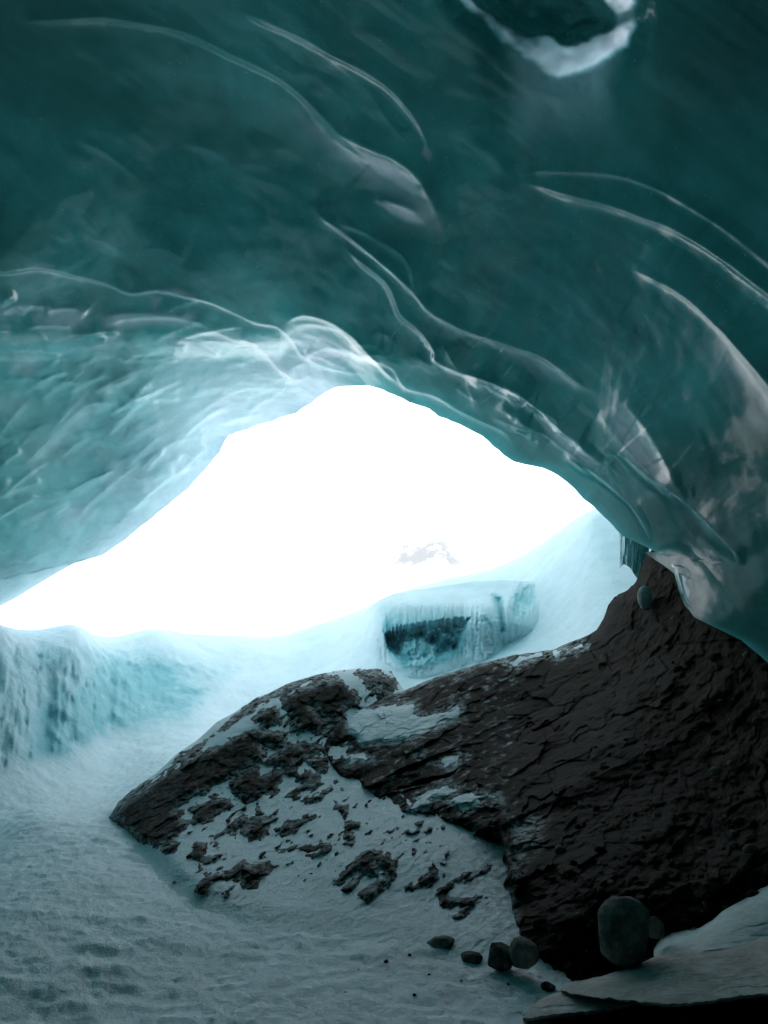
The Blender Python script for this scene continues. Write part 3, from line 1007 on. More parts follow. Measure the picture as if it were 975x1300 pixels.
left_depth = fit_px([(140, 1035, 8.9), (145, 1060, 8.3), (180, 1085, 7.3), (250, 1140, 6.0), (330, 1165, 5.6), (440, 1185, 5.3), (600, 1210, 5.0), (720, 1230, 4.85),
                     (200, 980, 9.1), (300, 905, 9.7), (400, 857, 10.3), (455, 849, 10.5), (520, 880, 10.4), (300, 1020, 7.9), (400, 980, 8.4), (440, 1080, 6.5), (350, 1100, 6.5),
                     (560, 1090, 6.3), (560, 1140, 5.8), (640, 1110, 6.2), (440, 920, 9.4), (560, 1000, 7.9), (640, 950, 9.4), (740, 1000, 8.4), (740, 900, 10)])
right_depth = fit_px([(405, 940, 9.0), (420, 915, 9.35), (510, 878, 10.0), (620, 840, 11.0), (700, 826, 11.5), (760, 800, 11.5), (800, 745, 11.2), (830, 700, 10.8), (1000, 560, 9.8), (1200, 450, 9.2),
                      (440, 1000, 7.9), (560, 1055, 6.8), (640, 1065, 6.4), (560, 960, 8.3), (700, 950, 8.5), (700, 1060, 6.4), (800, 900, 8.7), (975, 850, 7.9), (900, 1000, 6.8), (800, 1100, 5.6),
                      (975, 1100, 5.4), (650, 1150, 5.6), (700, 1230, 4.9), (800, 1240, 4.8), (975, 1245, 4.75), (1250, 1240, 4.6), (1250, 900, 6.4), (1250, 1100, 5.0)])


def ground_range(x, y):
    """distance along the line of sight to the snow floor (steep rays only, else far)"""
    gx, gy = np.linspace(100, 760, 80), np.linspace(1020, 1300, 60)
    GX, GY = np.meshgrid(gx, gy)
    D = raydir(GX.ravel(), GY.ravel())
    t = EYE[2] / -D[:, 2]
    for _ in range(12):
        p = D * t[:, None]
        z = ground_f(logpolar(p[:, 0], p[:, 1])) + 0.05 * fbm(np.stack([p[:, 0], p[:, 1], 0 * t], -1) * 0.6, 2)
        t = 0.5 * t + 0.5 * (EYE[2] - z) / -D[:, 2]
    T = t.reshape(GX.shape)
    fx = np.clip((x - gx[0]) / (gx[1] - gx[0]), 0, len(gx) - 1.001)
    fy = np.clip((y - gy[0]) / (gy[1] - gy[0]), 0, len(gy) - 1.001)
    i, j = fx.astype(int), fy.astype(int)
    u, w = fx - i, fy - j
    out = T[j, i] * (1 - u) * (1 - w) + T[j, i + 1] * u * (1 - w) + T[j + 1, i] * (1 - u) * w + T[j + 1, i + 1] * u * w
    return out + 3.0 * smooth(1075, 1020, y)


def fan_rows(xs, yt, yb, nv):
    """rows between crest and foot; small steps of either line die out inside the face"""
    def blur(a, w):
        dx = xs[1] - xs[0]
        n_ = max(3, int(w / dx)) | 1
        k_ = np.hanning(n_ + 2)[1:-1]
        k_ /= k_.sum()
        pad = np.pad(a, n_ // 2, mode='edge')
        return np.convolve(pad, k_, 'valid')
    ts, bs = blur(yt, 90), blur(yb, 90)
    v = np.linspace(0, 1, nv)[:, None]
    return ts * (1 - v) + bs * v + (yt - ts) * (1 - v) ** 5 + (yb - bs) * v ** 5


def build_left():
    xs = np.linspace(128, 720, 500)
    yt = interp_line([(128, 1046), (140, 1036), (150, 1018), (165, 1005), (200, 980), (225, 957), (250, 940), (275, 917), (300, 903), (325, 886), (345, 878), (365, 868), (400, 857), (430, 851), (455, 849), (480, 849), (497, 852), (510, 872), (530, 890), (600, 900), (720, 920)])
    yb = interp_line([(128, 1055), (145, 1080), (165, 1105), (200, 1145), (250, 1185), (330, 1215), (440, 1235), (600, 1255), (720, 1265)])
    nv = 330
    v = np.linspace(0, 1, nv)[:, None]
    jit = 3.0 * fbm(np.stack([xs / 22, 0 * xs, 0 * xs], -1), 3)
    X = np.broadcast_to(xs[None], (nv, len(xs)))
    Y = (yt(xs) + jit * 0.5)[None] * (1 - v) + yb(xs)[None] * v

    def fields(x, y, P):
        w = np.stack([x / 18, y / 18, 0 * x], -1)
        wx, wy = 5 * fbm(w, 3), 5 * fbm(w + 31, 3)
        s = polys_max(x + wx, y + wy, BARE, 16)
        al, ac = (x * 0.82 - y * 0.57), (x * 0.57 + y * 0.82)
        s = s + 5.0 * fbm(np.stack([al / 20, ac / 5, 0 * x], -1), 4)
        spk = fbm(np.stack([al / 13 + 4, ac / 6.5, 0 * x + 2], -1), 4)
        s = s + 2.2 * fbm(np.stack([al / 6, ac / 2.6, 0 * x + 9], -1), 2)
        s = np.maximum(s, 24 * (spk - 0.34) - 30 * smooth(1110, 1180, y) - 30 * smooth(560, 640, x))
        strata = ridged(np.stack([(x * 0.82 - y * 0.57) / 120, (x * 0.57 + y * 0.82) / 22, 0 * x], -1), 4)
        strata = strata * 0.6 + 0.4 * ridged(np.stack([(x * 0.82 - y * 0.57) / 50, (x * 0.57 + y * 0.82) / 9, 0 * x], -1) + 8, 3)
        return s, strata

    def disp_rock(x, y, P):
        s, st = fields(x, y, P)
        al, ac = (x * 0.82 - y * 0.57), (x * 0.57 + y * 0.82)
        wv = 0.5 * fbm(np.stack([x / 30, y / 30, 0 * x], -1), 3)
        fc = facets(al / 46 + wv, ac / 22 + wv, 31) + 0.5 * facets(al / 19 + wv, ac / 9, 32)
        hf = 0.9 * fc + 0.25 * st + 0.4 * fbm(P * np.array([3.5, 3.5, 7.0]), 4) + 0.35 * fbm(P * 14, 3)
        return -0.5 * smooth(80, 15, yb(x) - y) * smooth(7, -5, s) - 0.25 * smooth(22, 0, yb(x) - y) + 0.034 + 0.055 * np.clip(s / 7, -1.4, 1.3) + 0.075 * hf * smooth(-16, 3, s)

    def disp_snow(x, y, P):
        s, st = fields(x, y, P)
        low = smooth(1010, 1100, y)
        dm = 0.030 * ridged(np.stack([(x * .82 - y * .57) / 34, (x * .57 + y * .82) / 12, 0 * x + 5], -1), 3)
        h = 0.012 * low + 0.02 * fbm(P * 2.0, 3) + 0.02 * st * (1 - 0.6 * low) + dm * 0.8 - 0.05 * smooth(2, 14, s) + 0.008 * fbm(P * 12, 2)
        d = np.exp(left_depth(np.stack([x, y], -1) / 300)) - h
        k_ = 0.09
        g = ground_range(x, y) - 0.004
        m = np.minimum(d, g) - k_ * np.log1p(np.exp(-np.abs(d - g) / k_))
        fz = smooth(75, 8, yb(x) - y)
        m = m * (1 - fz) + np.where(g < 20, g + 0.03, m) * fz
        return np.exp(left_depth(np.stack([x, y], -1) / 300)) - m

    V, nb = body(X, Y, left_depth, disp_rock)
    x, y = X.ravel(), Y.ravel()
    fr = smooth(24, 4, (Y - Y[0][None])).ravel() * smooth(560, 500, x) * 0.8
    fr = np.maximum(fr, 0.07 + 0.55 * smooth(9, 0, fields(x, y, None)[0]))
    fr = np.concatenate([np.zeros(nb * len(xs)), fr, np.zeros(len(xs))])
    o = mesh_np('boulder', V, grid_faces(V.shape[0], V.shape[1], flip=True), M_ROCK, {'frost_or_glare': fr})
    tag(o, 'big dark brown boulder streaked with snow, sloping up from the snowy path', 'boulder')
    V2, nb = body(X, Y, left_depth, disp_snow)
    s, st = fields(x, y, None)
    S2 = s.reshape(X.shape)
    fq = grid_faces(V2.shape[0], V2.shape[1], flip=True)
    full = np.concatenate([np.full((nb, len(xs)), -9.0), S2, np.full((1, len(xs)), -9.0)]).ravel()
    # bare crown: only thin snow near the crest
    keep = full[fq].max(1) < 13
    dirt = 0.10 + (smooth(480, 660, x) * smooth(1020, 1120, y)) * 0.5
    dirt = dirt * smooth(1210, 1150, y - 0.1 * (x - 300))
    dirt = np.concatenate([np.zeros(nb * len(xs)), dirt, np.zeros(len(xs))])
    o2 = mesh_np('snow_drift', V2, fq, M_SNOW, {'dirt': dirt}, keep=keep)
    tag(o2, 'drifted snow lying between bare patches on the big boulder', kind='stuff')


def build_right():
    xs = np.concatenate([np.linspace(404, 1000, 500), np.linspace(1004, 1250, 40)])
    yt = interp_line([(404, 940), (412, 922), (425, 910), (450, 895), (480, 884), (510, 878), (535, 867), (560, 857), (590, 848), (620, 840), (650, 832), (700, 825), (722, 816), (748, 806), (758, 799), (766, 786), (772, 768), (781, 757), (792, 752), (800, 746), (808, 737), (814, 718), (822, 702), (830, 696), (860, 660), (1000, 560), (1250, 430)])
    yb = interp_line([(404, 948), (420, 985), (432, 1000), (455, 1006), (468, 1020), (480, 1036), (500, 1046), (535, 1048), (556, 1052), (566, 1059), (600, 1060), (615, 1067), (634, 1068), (641, 1090), (648, 1130), (650, 1170), (662, 1215), (720, 1245), (800, 1255), (975, 1265), (1250, 1265)])
    nv = 380
    v = np.linspace(0, 1, nv)[:, None]
    jit = fbm(np.stack([xs / 14, 0 * xs, 0 * xs], -1), 4)
    Y0 = None
    Y = fan_rows(xs, yt(xs) + jit * (1.5 + 5 * smooth(740, 780, xs)), yb(xs) + 7 * jit, nv)
    q0 = np.stack([Y.ravel() / 26, 0 * Y.ravel(), 0 * Y.ravel()], -1)
    X = xs[None] + 26 * fbm(q0, 5).reshape(Y.shape) * smooth(760, 660, xs)[None] * smooth(1030, 1075, Y) - 14 * smooth(1080, 1200, Y) * smooth(760, 660, xs)[None]

    def fields(x, y, P):
        w = np.stack([x / 18, y / 18, 0 * x], -1)
        wx, wy = 4 * fbm(w, 3), 4 * fbm(w + 31, 3)
        s = polys_max(x + wx * 1.6, y + wy * 1.6, SNOWY, 16)
        al, ac = (x * 0.9 - y * 0.43), (x * 0.43 + y * 0.9)
        s = s + 4.5 * fbm(np.stack([al / 14, ac / 4.5, 0 * x], -1), 4)
        spk = fbm(np.stack([al / 16 + 4, ac / 5 + 3, 0 * x + 2], -1), 4)
        s = np.maximum(s, 22 * (spk - 0.50) - 30 * smooth(640, 740, x))
        till = smooth(700, 800, x + 0.25 * (y - 900))
        a = np.stack([(x * 0.9 - y * 0.44) / 150, (x * 0.44 + y * 0.9) / 24, 0 * x], -1)
        st = ridged(a, 4)
        return s, till, st

    lobes = [(735, 1110, 95, 60, .35), (720, 1170, 70, 45, .3), (760, 950, 90, 60, .25), (870, 1010, 70, 80, .2), (700, 1010, 60, 50, .15), (930, 1090, 60, 50, .25), (905, 880, 40, 25, .25), (840, 860, 40, 30, .15)]

    def disp_rock(x, y, P):
        s, till, st = fields(x, y, P)
        al, ac = (x * 0.88 - y * 0.47), (x * 0.47 + y * 0.88)
        st2 = ridged(np.stack([al / 55, ac / 8, 0 * x + 2], -1), 4)
        f1, f2, idn = cells(al / 75 + 0.3 * st, ac / 26 + 0.3 * st, 21)
        blk = (idn - 0.5) * smooth(0.02, 0.14, f2 - f1)
        gm = smooth(-0.25, 0.35, fbm(np.stack([x / 80, y / 60, 0 * x + 4], -1), 3))
        h = (0.05 * st + 0.014 * st2 * gm + 0.12 * blk * (0.4 + gm) + 0.03 * (1 - gm) * fbm(P * 9, 4)) * (1 - 0.8 * till)
        wv = 0.5 * fbm(np.stack([x / 34, y / 34, 0 * x], -1), 3)
        h += (0.13 - 0.085 * till) * facets(al / 88 + wv, ac / 42 + wv, 41) + (0.05 - 0.032 * till) * facets(al / 34 + wv, ac / 17 + wv, 42) + 0.022 * till * facets(x / 13 + wv, y / 11, 43) + till * (0.13 * fbm(P * 1.8, 4) + 0.030 * fbm(P * 7, 5) + 0.012 * fbm(P * 24, 3)) + 0.02 * fbm(P * 5, 3)
        for px, py, rx, ry, am in lobes:
            q = ((x - px) / rx) ** 2 + ((y - py) / ry) ** 2
            h += am * np.exp(-q * 1.6) * 0.7
        f1, f2, idn = cells(x / 26 + 0.4 * st, y / 20, 6)
        h += till * 0.09 * np.maximum(0, 0.45 - f1) * (idn > 0.45)
        # shelf under the snow caps
        h -= 0.03 * smooth(-6, 8, s)
        yb_ = yb(x)
        h -= 0.35 * smooth(22, 0, yb_ - y) * smooth(720, 640, x)
        return h

    V, nb = body(X, Y, right_depth, disp_rock, crest_round=0.4)
    x, y = X.ravel(), Y.ravel()
    s, till, st = fields(x, y, None)
    sd_ = poly_sdf(x, y, [(640, 1032), (695, 1034), (690, 1070), (665, 1100), (655, 1180), (640, 1180)], 40)
    fr = 0.8 * smooth(-10, 18, sd_)
    fr = np.maximum(fr, 0.75 * smooth(-11, -1, s))
    fr = np.maximum(fr, smooth(6, 1, (Y - Y[0][None])).ravel() * smooth(760, 700, x) * 0.8)
    fr = np.concatenate([np.zeros(nb * len(xs)), fr, np.zeros(len(xs))])
    o = mesh_np('rock_outcrop', V, grid_faces(V.shape[0], V.shape[1], flip=True), M_TILL, {'frost_or_glare': fr})
    tag(o, 'massive dark rock outcrop rising under the ice on the right', 'rock')

    rs_ = random.Random(3)
    for _k in range(230):
        cx_, cy_ = rs_.uniform(650, 985), rs_.uniform(770, 1225)
        if cy_ < 1010 - 1.1 * (cx_ - 700) or cy_ < 720 + 0.95 * (cx_ - 850) + 15:
            continue
        w_ = (4 + 15 * rs_.random() ** 2.2) * (1.4 if cy_ > 1130 else 1)
        pt = (np.array([cx_]), np.array([cy_]))
        b0 = np.exp(right_depth(np.stack(pt, -1) / 300))
        Pp = EYE + raydir(*pt) * b0[:, None]
        dd = float(b0[0] - disp_rock(pt[0], pt[1], Pp)[0])
        q = EYE + raydir(np.float64(cx_), np.float64(cy_)) * (dd + 0.15 * w_ * dd / F0)
        rr_ = w_ / 2 * dd / F0
        c = stone('cobble', q, (rr_, rr_ * 0.8, rr_ * rs_.uniform(0.6, 0.9)), 200 + _k, (M_TILL, M_ROCK, M_STONE)[_k % 3], None, None, None, 2, rotz=rs_.uniform(0, 3), rough=0.3)
        c.parent = o

    def disp_snow(x, y, P):
        s, till, st = fields(x, y, P)
        return disp_rock(x, y, P) * 0.6 + 0.06 * smooth(-1, 6, s) - 0.10 * smooth(1, -8, s) + 0.01 * fbm(P * 6, 2)
    V2, nb = body(X, Y, right_depth, disp_snow, crest_round=0.4)
    fq = grid_faces(V2.shape[0], V2.shape[1], flip=True)
    full = np.concatenate([np.full((nb, len(xs)), -9.0), s.reshape(X.shape), np.full((1, len(xs)), -9.0)]).ravel()
    o2 = mesh_np('snow_patch', V2, fq, M_SNOW, {'dirt': 0.25 + 0 * full}, keep=full[fq].min(1) > -6)
    tag(o2, 'thin snow patches caught on the dark rock outcrop', kind='stuff')


# ------------------------------------------------------------------ the frozen ledge outside
def build_ledge():
    xs = np.linspace(446, 712, 330)
    yt = interp_line([(446, 800), (462, 780), (480, 762), (500, 753), (530, 748), (560, 744), (600, 738), (640, 736), (680, 738), (700, 752), (712, 775)])
    yb = interp_line([(446, 858), (480, 874), (520, 884), (600, 872), (712, 850)])
    nv = 190
    v = np.linspace(0, 1, nv)[:, None]
    X = np.broadcast_to(xs[None], (nv, len(xs)))
    Y = yt(xs)[None] * (1 - v) + yb(xs)[None] * v
    dep = fit_px([(446, 800, 18.3), (560, 744, 18.0), (700, 740, 18.4), (446, 860, 17.6), (520, 880, 16.5), (600, 862, 16.5), (712, 838, 16.5), (712, 775, 17.3), (560, 800, 16.9), (540, 845, 16.3), (640, 790, 16.8)])
    jx = lambda x, sc, k_: fbm(np.stack([x / sc, 0 * x + k_, 0 * x], -1), 3)
    floor1 = interp_line([(478, 784), (486, 800), (492, 822), (502, 834), (514, 843), (530, 846), (545, 838), (570, 832), (588, 823), (596, 806), (600, 790)])
    floor2 = interp_line([(616, 756), (624, 772), (632, 790), (642, 803), (650, 796), (658, 786), (668, 776), (676, 766), (682, 754)])

    gx, gy = np.linspace(440, 720, 40), np.linspace(735, 900, 34)
    GX, GY = np.meshgrid(gx, gy)
    Dg = raydir(GX.ravel(), GY.ravel())
    T = np.full(len(Dg), 21.0)
    open_ = np.ones(len(Dg), bool)
    for t_ in np.arange(12, 21, 0.15):
        p_ = EYE + Dg * t_
        hit = open_ & (ground_f(logpolar(p_[:, 0], p_[:, 1])) > p_[:, 2])
        T[hit] = t_
        open_ &= ~hit
    T = T.reshape(GX.shape)

    def g_at(x, y):
        fx = np.clip((x - gx[0]) / (gx[1] - gx[0]), 0, len(gx) - 1.001)
        fy = np.clip((y - gy[0]) / (gy[1] - gy[0]), 0, len(gy) - 1.001)
        i, j = fx.astype(int), fy.astype(int)
        u, w = fx - i, fy - j
        return T[j, i] * (1 - u) * (1 - w) + T[j, i + 1] * u * (1 - w) + T[j + 1, i] * (1 - u) * w + T[j + 1, i + 1] * u * w

    def parts_(x, y):
        lip1 = 794 + 5 * jx(x, 30, 1) + 13 * np.abs(jx(x, 4.5, 2)) - 6 - 0.10 * (x - 540) + 8 * np.exp(-((x - 490) / 8) ** 2)
        lip2 = 757 + 5 * jx(x, 16, 5) - 3 * np.abs(jx(x, 4, 6))
        o1 = np.minimum(y - lip1, floor1(x) + 3 * jx(x, 6, 7) - y)
        o1 = np.minimum(o1, np.minimum(x - 484, 588 - x - 0.35 * (y - 812))) + 3.5 * fbm(np.stack([x / 11, y / 9, 0 * x], -1), 3)
        yy2 = y - lip2
        oa = np.minimum(np.minimum(x - 623 - yy2 * 0.26, 640 - x + yy2 * 0.10), np.minimum(yy2, 803 - y)) + 2 * jx(y, 7, 3)
        ob = 15 - np.hypot((x - 663 + 0.25 * (y - 765)) / 1.05, (y - 764 + 3 * jx(x, 5, 2)) / 1.35) + 2.5 * jx(x, 8, 11) + 4 * fbm(np.stack([x / 7, y / 10, 0 * x], -1), 3)
        ob = np.minimum(ob, 14)
        o2 = np.maximum(oa, ob * 0.55)
        lump = 1 - np.hypot((x - 531) / 27, (y - 832) / 27)
        lump = lump + 0.25 * fbm(np.stack([x / 9, y / 9, 0 * x], -1), 3)
        colm = np.exp(-((x - 644 - 0.1 * (y - 780)) / 4.5) ** 2)
        return o1, o2, lump, colm

    def f(x, y, P):
        o1, o2, lump, colm = parts_(x, y)
        h = 0.50 * smooth(744, 772, y) * smooth(820, 790, y) * smooth(462, 510, x) * smooth(700, 640, x)
        pil = np.exp(-((x - 611 - (y - 790) * 0.16) / (13 + 0.12 * (y - 770))) ** 2) * smooth(755, 785, y)
        h += 0.30 * pil + 0.22 * np.exp(-((x - 487) / 7) ** 2) * smooth(765, 785, y) * smooth(830, 800, y)
        ic = ridged(np.stack([x / 6.5 + 0.3 * jx(y, 20, 3), y / 70, 0 * x], -1), 3)
        h += 0.07 * ic * smooth(755, 780, y) * smooth(850, 820, y) * smooth(470, 485, x) * smooth(690, 670, x)
        rec = 0.95 * smooth(-1, 9, o1) * (0.75 + 0.5 * fbm(np.stack([x / 12, y / 16, 0 * x + 3], -1), 3))
        rec = rec * (1 - 0.72 * smooth(-0.05, 0.3, lump))
        h -= rec + 0.40 * smooth(-3, 10, o2) * (1 - 0.8 * colm)
        rough = fbm(np.stack([x / 7, y / 9, 0 * x], -1), 4)
        h += 0.16 * rough * np.maximum(pil, smooth(0, .3, lump)) + 0.05 * rough * smooth(770, 800, y)
        b0 = np.exp(dep(np.stack([x, y], -1) / 300))
        d = b0 - h - 0.05 * fbm(P * 1.5, 2)
        M = smooth(0, 34, x - 446) * smooth(0, 34, 712 - x) * smooth(0, 26, yb(x) - y)
        d = d * M + (g_at(x, y) + 0.25) * (1 - M)
        return b0 - d

    V, nb = body(X, Y, dep, f, crest_round=0.3, back=((1, .5), (8, 1.5), (25, 3)))
    x, y = X.ravel(), Y.ravel()
    o1, o2, lump, colm = parts_(x, y)
    wv = 8 * fbm(np.stack([x / 22, y / 22, 0 * x], -1), 3)
    ice = smooth(758, 796, y + wv) * smooth(472, 492, x) * smooth(600, 585, x + wv) * smooth(14, 0, y - floor1(x))
    ice = np.maximum(ice, 0.55 * smooth(760, 790, y + wv) * smooth(585, 600, x) * smooth(690, 660, x) * smooth(845, 815, y))
    ice = np.maximum(ice, smooth(-3, 4, o1))
    ice = np.maximum(ice, smooth(-3, 4, o2))
    ice = np.concatenate([np.zeros(nb * len(xs)), ice, np.zeros(len(xs))])
    o = mesh_np('frozen_ledge', V, grid_faces(V.shape[0], V.shape[1], flip=True), M_SNOW, {'ice': ice})
    tag(o, 'snow-capped ledge of teal ice with frozen curtains over a dark hollow', 'ice ledge')


def build_ice_bits():
    xs = np.linspace(852, 912, 90)
    yt = interp_line([(852, 706), (870, 708), (900, 725), (940, 760)])
    yb = interp_line([(852, 716), (858, 735), (864, 757), (870, 770), (880, 780), (900, 791), (915, 798), (940, 812)])
    v = np.linspace(0, 1, 120)[:, None]
    X = np.broadcast_to(xs[None], (120, len(xs)))
    Y = yt(xs)[None] * (1 - v) + yb(xs)[None] * v
    dep = fit_px([(852, 710, 8.75), (940, 760, 7.75), (870, 770, 8.5), (940, 812, 7.7), (900, 760, 8.1)])

    def f(x, y, P):
        s = poly_sdf(x, y, [(862, 728), (868, 728), (884, 742), (893, 760), (892, 775), (884, 777), (872, 764), (865, 748)], 30)
        dl, ld = np.full(len(x), 30.0), line_dist(x, y, np.stack([xs, yb(xs)], -1)[::4], 40)
        dl[ld[0]] = np.abs(ld[1])
        h = -0.10 * np.exp(-dl / 4) - 0.25 * smooth(14, 0, y - yt(x)) - 0.3 * smooth(26, 0, 912 - x) - 0.04 * smooth(-1, 4, s)
        return h + 0.03 * fbm(P * 4, 3)
    V, nb = body(X, Y, dep, f, crest_round=0.0, back=((0, .3), (4, .6)), foot=0.35)
    sx = poly_sdf(X.ravel(), Y.ravel(), [(862, 728), (868, 728), (884, 742), (893, 760), (892, 775), (884, 777), (872, 764), (865, 748)], 30)
    fr = 0.06 + 0.85 * smooth(-1, 3, sx)
    fr = np.concatenate([np.full(nb * len(xs), .2), fr, np.full(len(xs), .3)])
    o = mesh_np('ice_tooth', V, grid_faces(V.shape[0], V.shape[1], flip=True), M_ICE, {'frost_or_glare': fr, 'thin': 0.06 + 0 * fr, 'dirt': 0 * fr, 'dull': 0.45 * (fr < 0.3)})
    tag(o, 'pale tooth of ice with a frosty facet hanging off the ceiling edge over the rock', 'ice tooth')
    xs = np.linspace(786, 824, 60)
    yt = interp_line([(786, 668), (824, 668)])
    yb = interp_line([(786, 722), (792, 716), (800, 721), (808, 734), (816, 728), (824, 730)])
    X = np.broadcast_to(xs[None], (120, len(xs)))
    Y = yt(xs)[None] * (1 - v) + yb(xs)[None] * v
    dep = fit_px([(786, 668, 12.3), (824, 668, 12.3), (786, 730, 12.3), (824, 730, 12.2)])

    def f2(x, y, P):
        return 0.25 * np.sqrt(np.maximum(0, 1 - ((x - 806) / 20) ** 2)) + 0.08 * ridged(np.stack([x / 6, y / 50, 0 * x], -1), 3)
    V, nb = body(X, Y, dep, f2, crest_round=0.0, back=((0, .4),))
    n_ = V.shape[0] * V.shape[1]
    o = mesh_np('ice_column', V, grid_faces(V.shape[0], V.shape[1], flip=True), M_SNOW, {'ice': np.full(n_, 0.55), 'dirt': np.zeros(n_)})
    tag(o, 'small blue ice column between the ceiling edge and the top of the dark outcrop', 'ice column')


# ------------------------------------------------------------------ mountains beyond
def build_hills():
    nx, ny = 300, 130
    az = np.radians(np.linspace(-50, 50, nx))
    rr = np.geomspace(250, 1500, ny)
    A, Rr = np.meshgrid(az, rr)
    x, y = (np.sin(A) * Rr).ravel(), (np.cos(A) * Rr).ravel()
    P = np.stack([x, y, 0 * x], -1)
    r = Rr.ravel()
    z = -20 + smooth(250, 1400, r) * (180 + 150 * ridged(P * 0.0022 + 2, 6) + 60 * fbm(P * 0.01, 4))
    pk = U(np.float64(560), np.float64(640), np.float64(760))
    z += 95 * np.exp(-((x - pk[0]) / 70) ** 2 - ((y - pk[1]) / 120) ** 2) * (1 + 0.25 * ridged(P * 0.02, 4))
    px, py = project(np.stack([x, y, z], -1))
    rk = smooth(-9, 6, poly_sdf(px, py, [(492, 722), (508, 688), (540, 676), (565, 682), (580, 700), (620, 712), (612, 728), (560, 728)], 30))
    rk = np.maximum(rk, smooth(-2, 3, poly_sdf(px, py, [(366, 752), (374, 744), (382, 758), (372, 762)], 30)))
    rk = np.maximum(rk, smooth(-2, 3, poly_sdf(px, py, [(402, 762), (412, 752), (412, 757), (406, 765)], 30)))
    o = mesh_np('snowy_mountains', np.stack([x, y, z], -1), grid_faces(ny, nx, flip=True), M_PEAK, {'rocky': rk})
    tag(o, 'white snowy mountains beyond the cave mouth', kind='structure')


def peak_material():
    k = NT('snow_and_cliff')
    p = k.pos()
    g = k.n('ShaderNodeNewGeometry')
    sep = k.n('ShaderNodeSeparateXYZ')
    k.l(g.outputs['Normal'], sep.inputs[0])
    nz = k.noise(p, 0.07, 9, 0.8)
    f = k.math('ADD', sep.outputs[2], k.math('MULTIPLY_ADD', nz, 0.8, -0.4))
    f = k.math('SUBTRACT', 1.0, k.math('MULTIPLY', k.attr('rocky'), k.ramp(nz, [(0.40, (0, 0, 0)), (0.49, (1, 1, 1))])))
    col = k.mix(f, (0.04, 0.042, 0.05), (0.82, 0.85, 0.88))
    b = k.n('ShaderNodeBsdfPrincipled')
    k.l(col, b.inputs['Base Color'])
    b.inputs['Roughness'].default_value = 0.8
    k.l(b.outputs[0], k.out.inputs[0])
    return k.m


M_PEAK = peak_material()

# ------------------------------------------------------------------ loose stones
_base_ico = None


def stone(name, loc, size, seed, mat, label, cat='stone', group=None, sub=3, rough=0.26, rotz=0.0, frost_or_glare=0.0, cuts=9):
    import bmesh
    bm = bmesh.new()
    bmesh.ops.create_icosphere(bm, subdivisions=sub, radius=1.0)
    V = np.array([v.co[:] for v in bm.verts])
    Fc = np.array([[v.index for v in f.verts] for f in bm.faces])
    bm.free()
    n = 1 + rough * fbm(V * 1.1 + seed * 7.7, 3) + rough * 0.4 * fbm(V * 3.5 + seed * 3.1, 3)
    hfq = 1 + 0.035 * fbm(V * 7 + seed, 3)
    # planes knocked off the stone
    rs = np.random.RandomState(seed)
    V = V * n[:, None]
    for _ in range(cuts):
        d = rs.normal(size=3)
        d /= np.linalg.norm(d)
        t = V @ d
        lim = 0.6 + 0.25 * rs.rand()
        V = V - d[None] * (np.maximum(0, t - lim) * 0.9)[:, None]
    V = V * hfq[:, None] * np.array(size)
    c, s_ = math.cos(rotz), math.sin(rotz)
    V = V @ np.array([[c, s_, 0], [-s_, c, 0], [0, 0, 1]])
    o = mesh_np(name, V, Fc, mat, {'frost_or_glare': np.full(len(V), frost_or_glare)})
    o.location = loc
    return tag(o, label, cat, group)


def on_ground(px, py):
    """where the line of sight meets the snow floor"""
    d = raydir(np.float64(px), np.float64(py))
    t = 1.5
    for _ in range(600):
        p = EYE + d * t
        if p[2] < float(ground_height(np.array([p[0]]), np.array([p[1]]))[0]):
            break
        t += 0.03
    return p, t


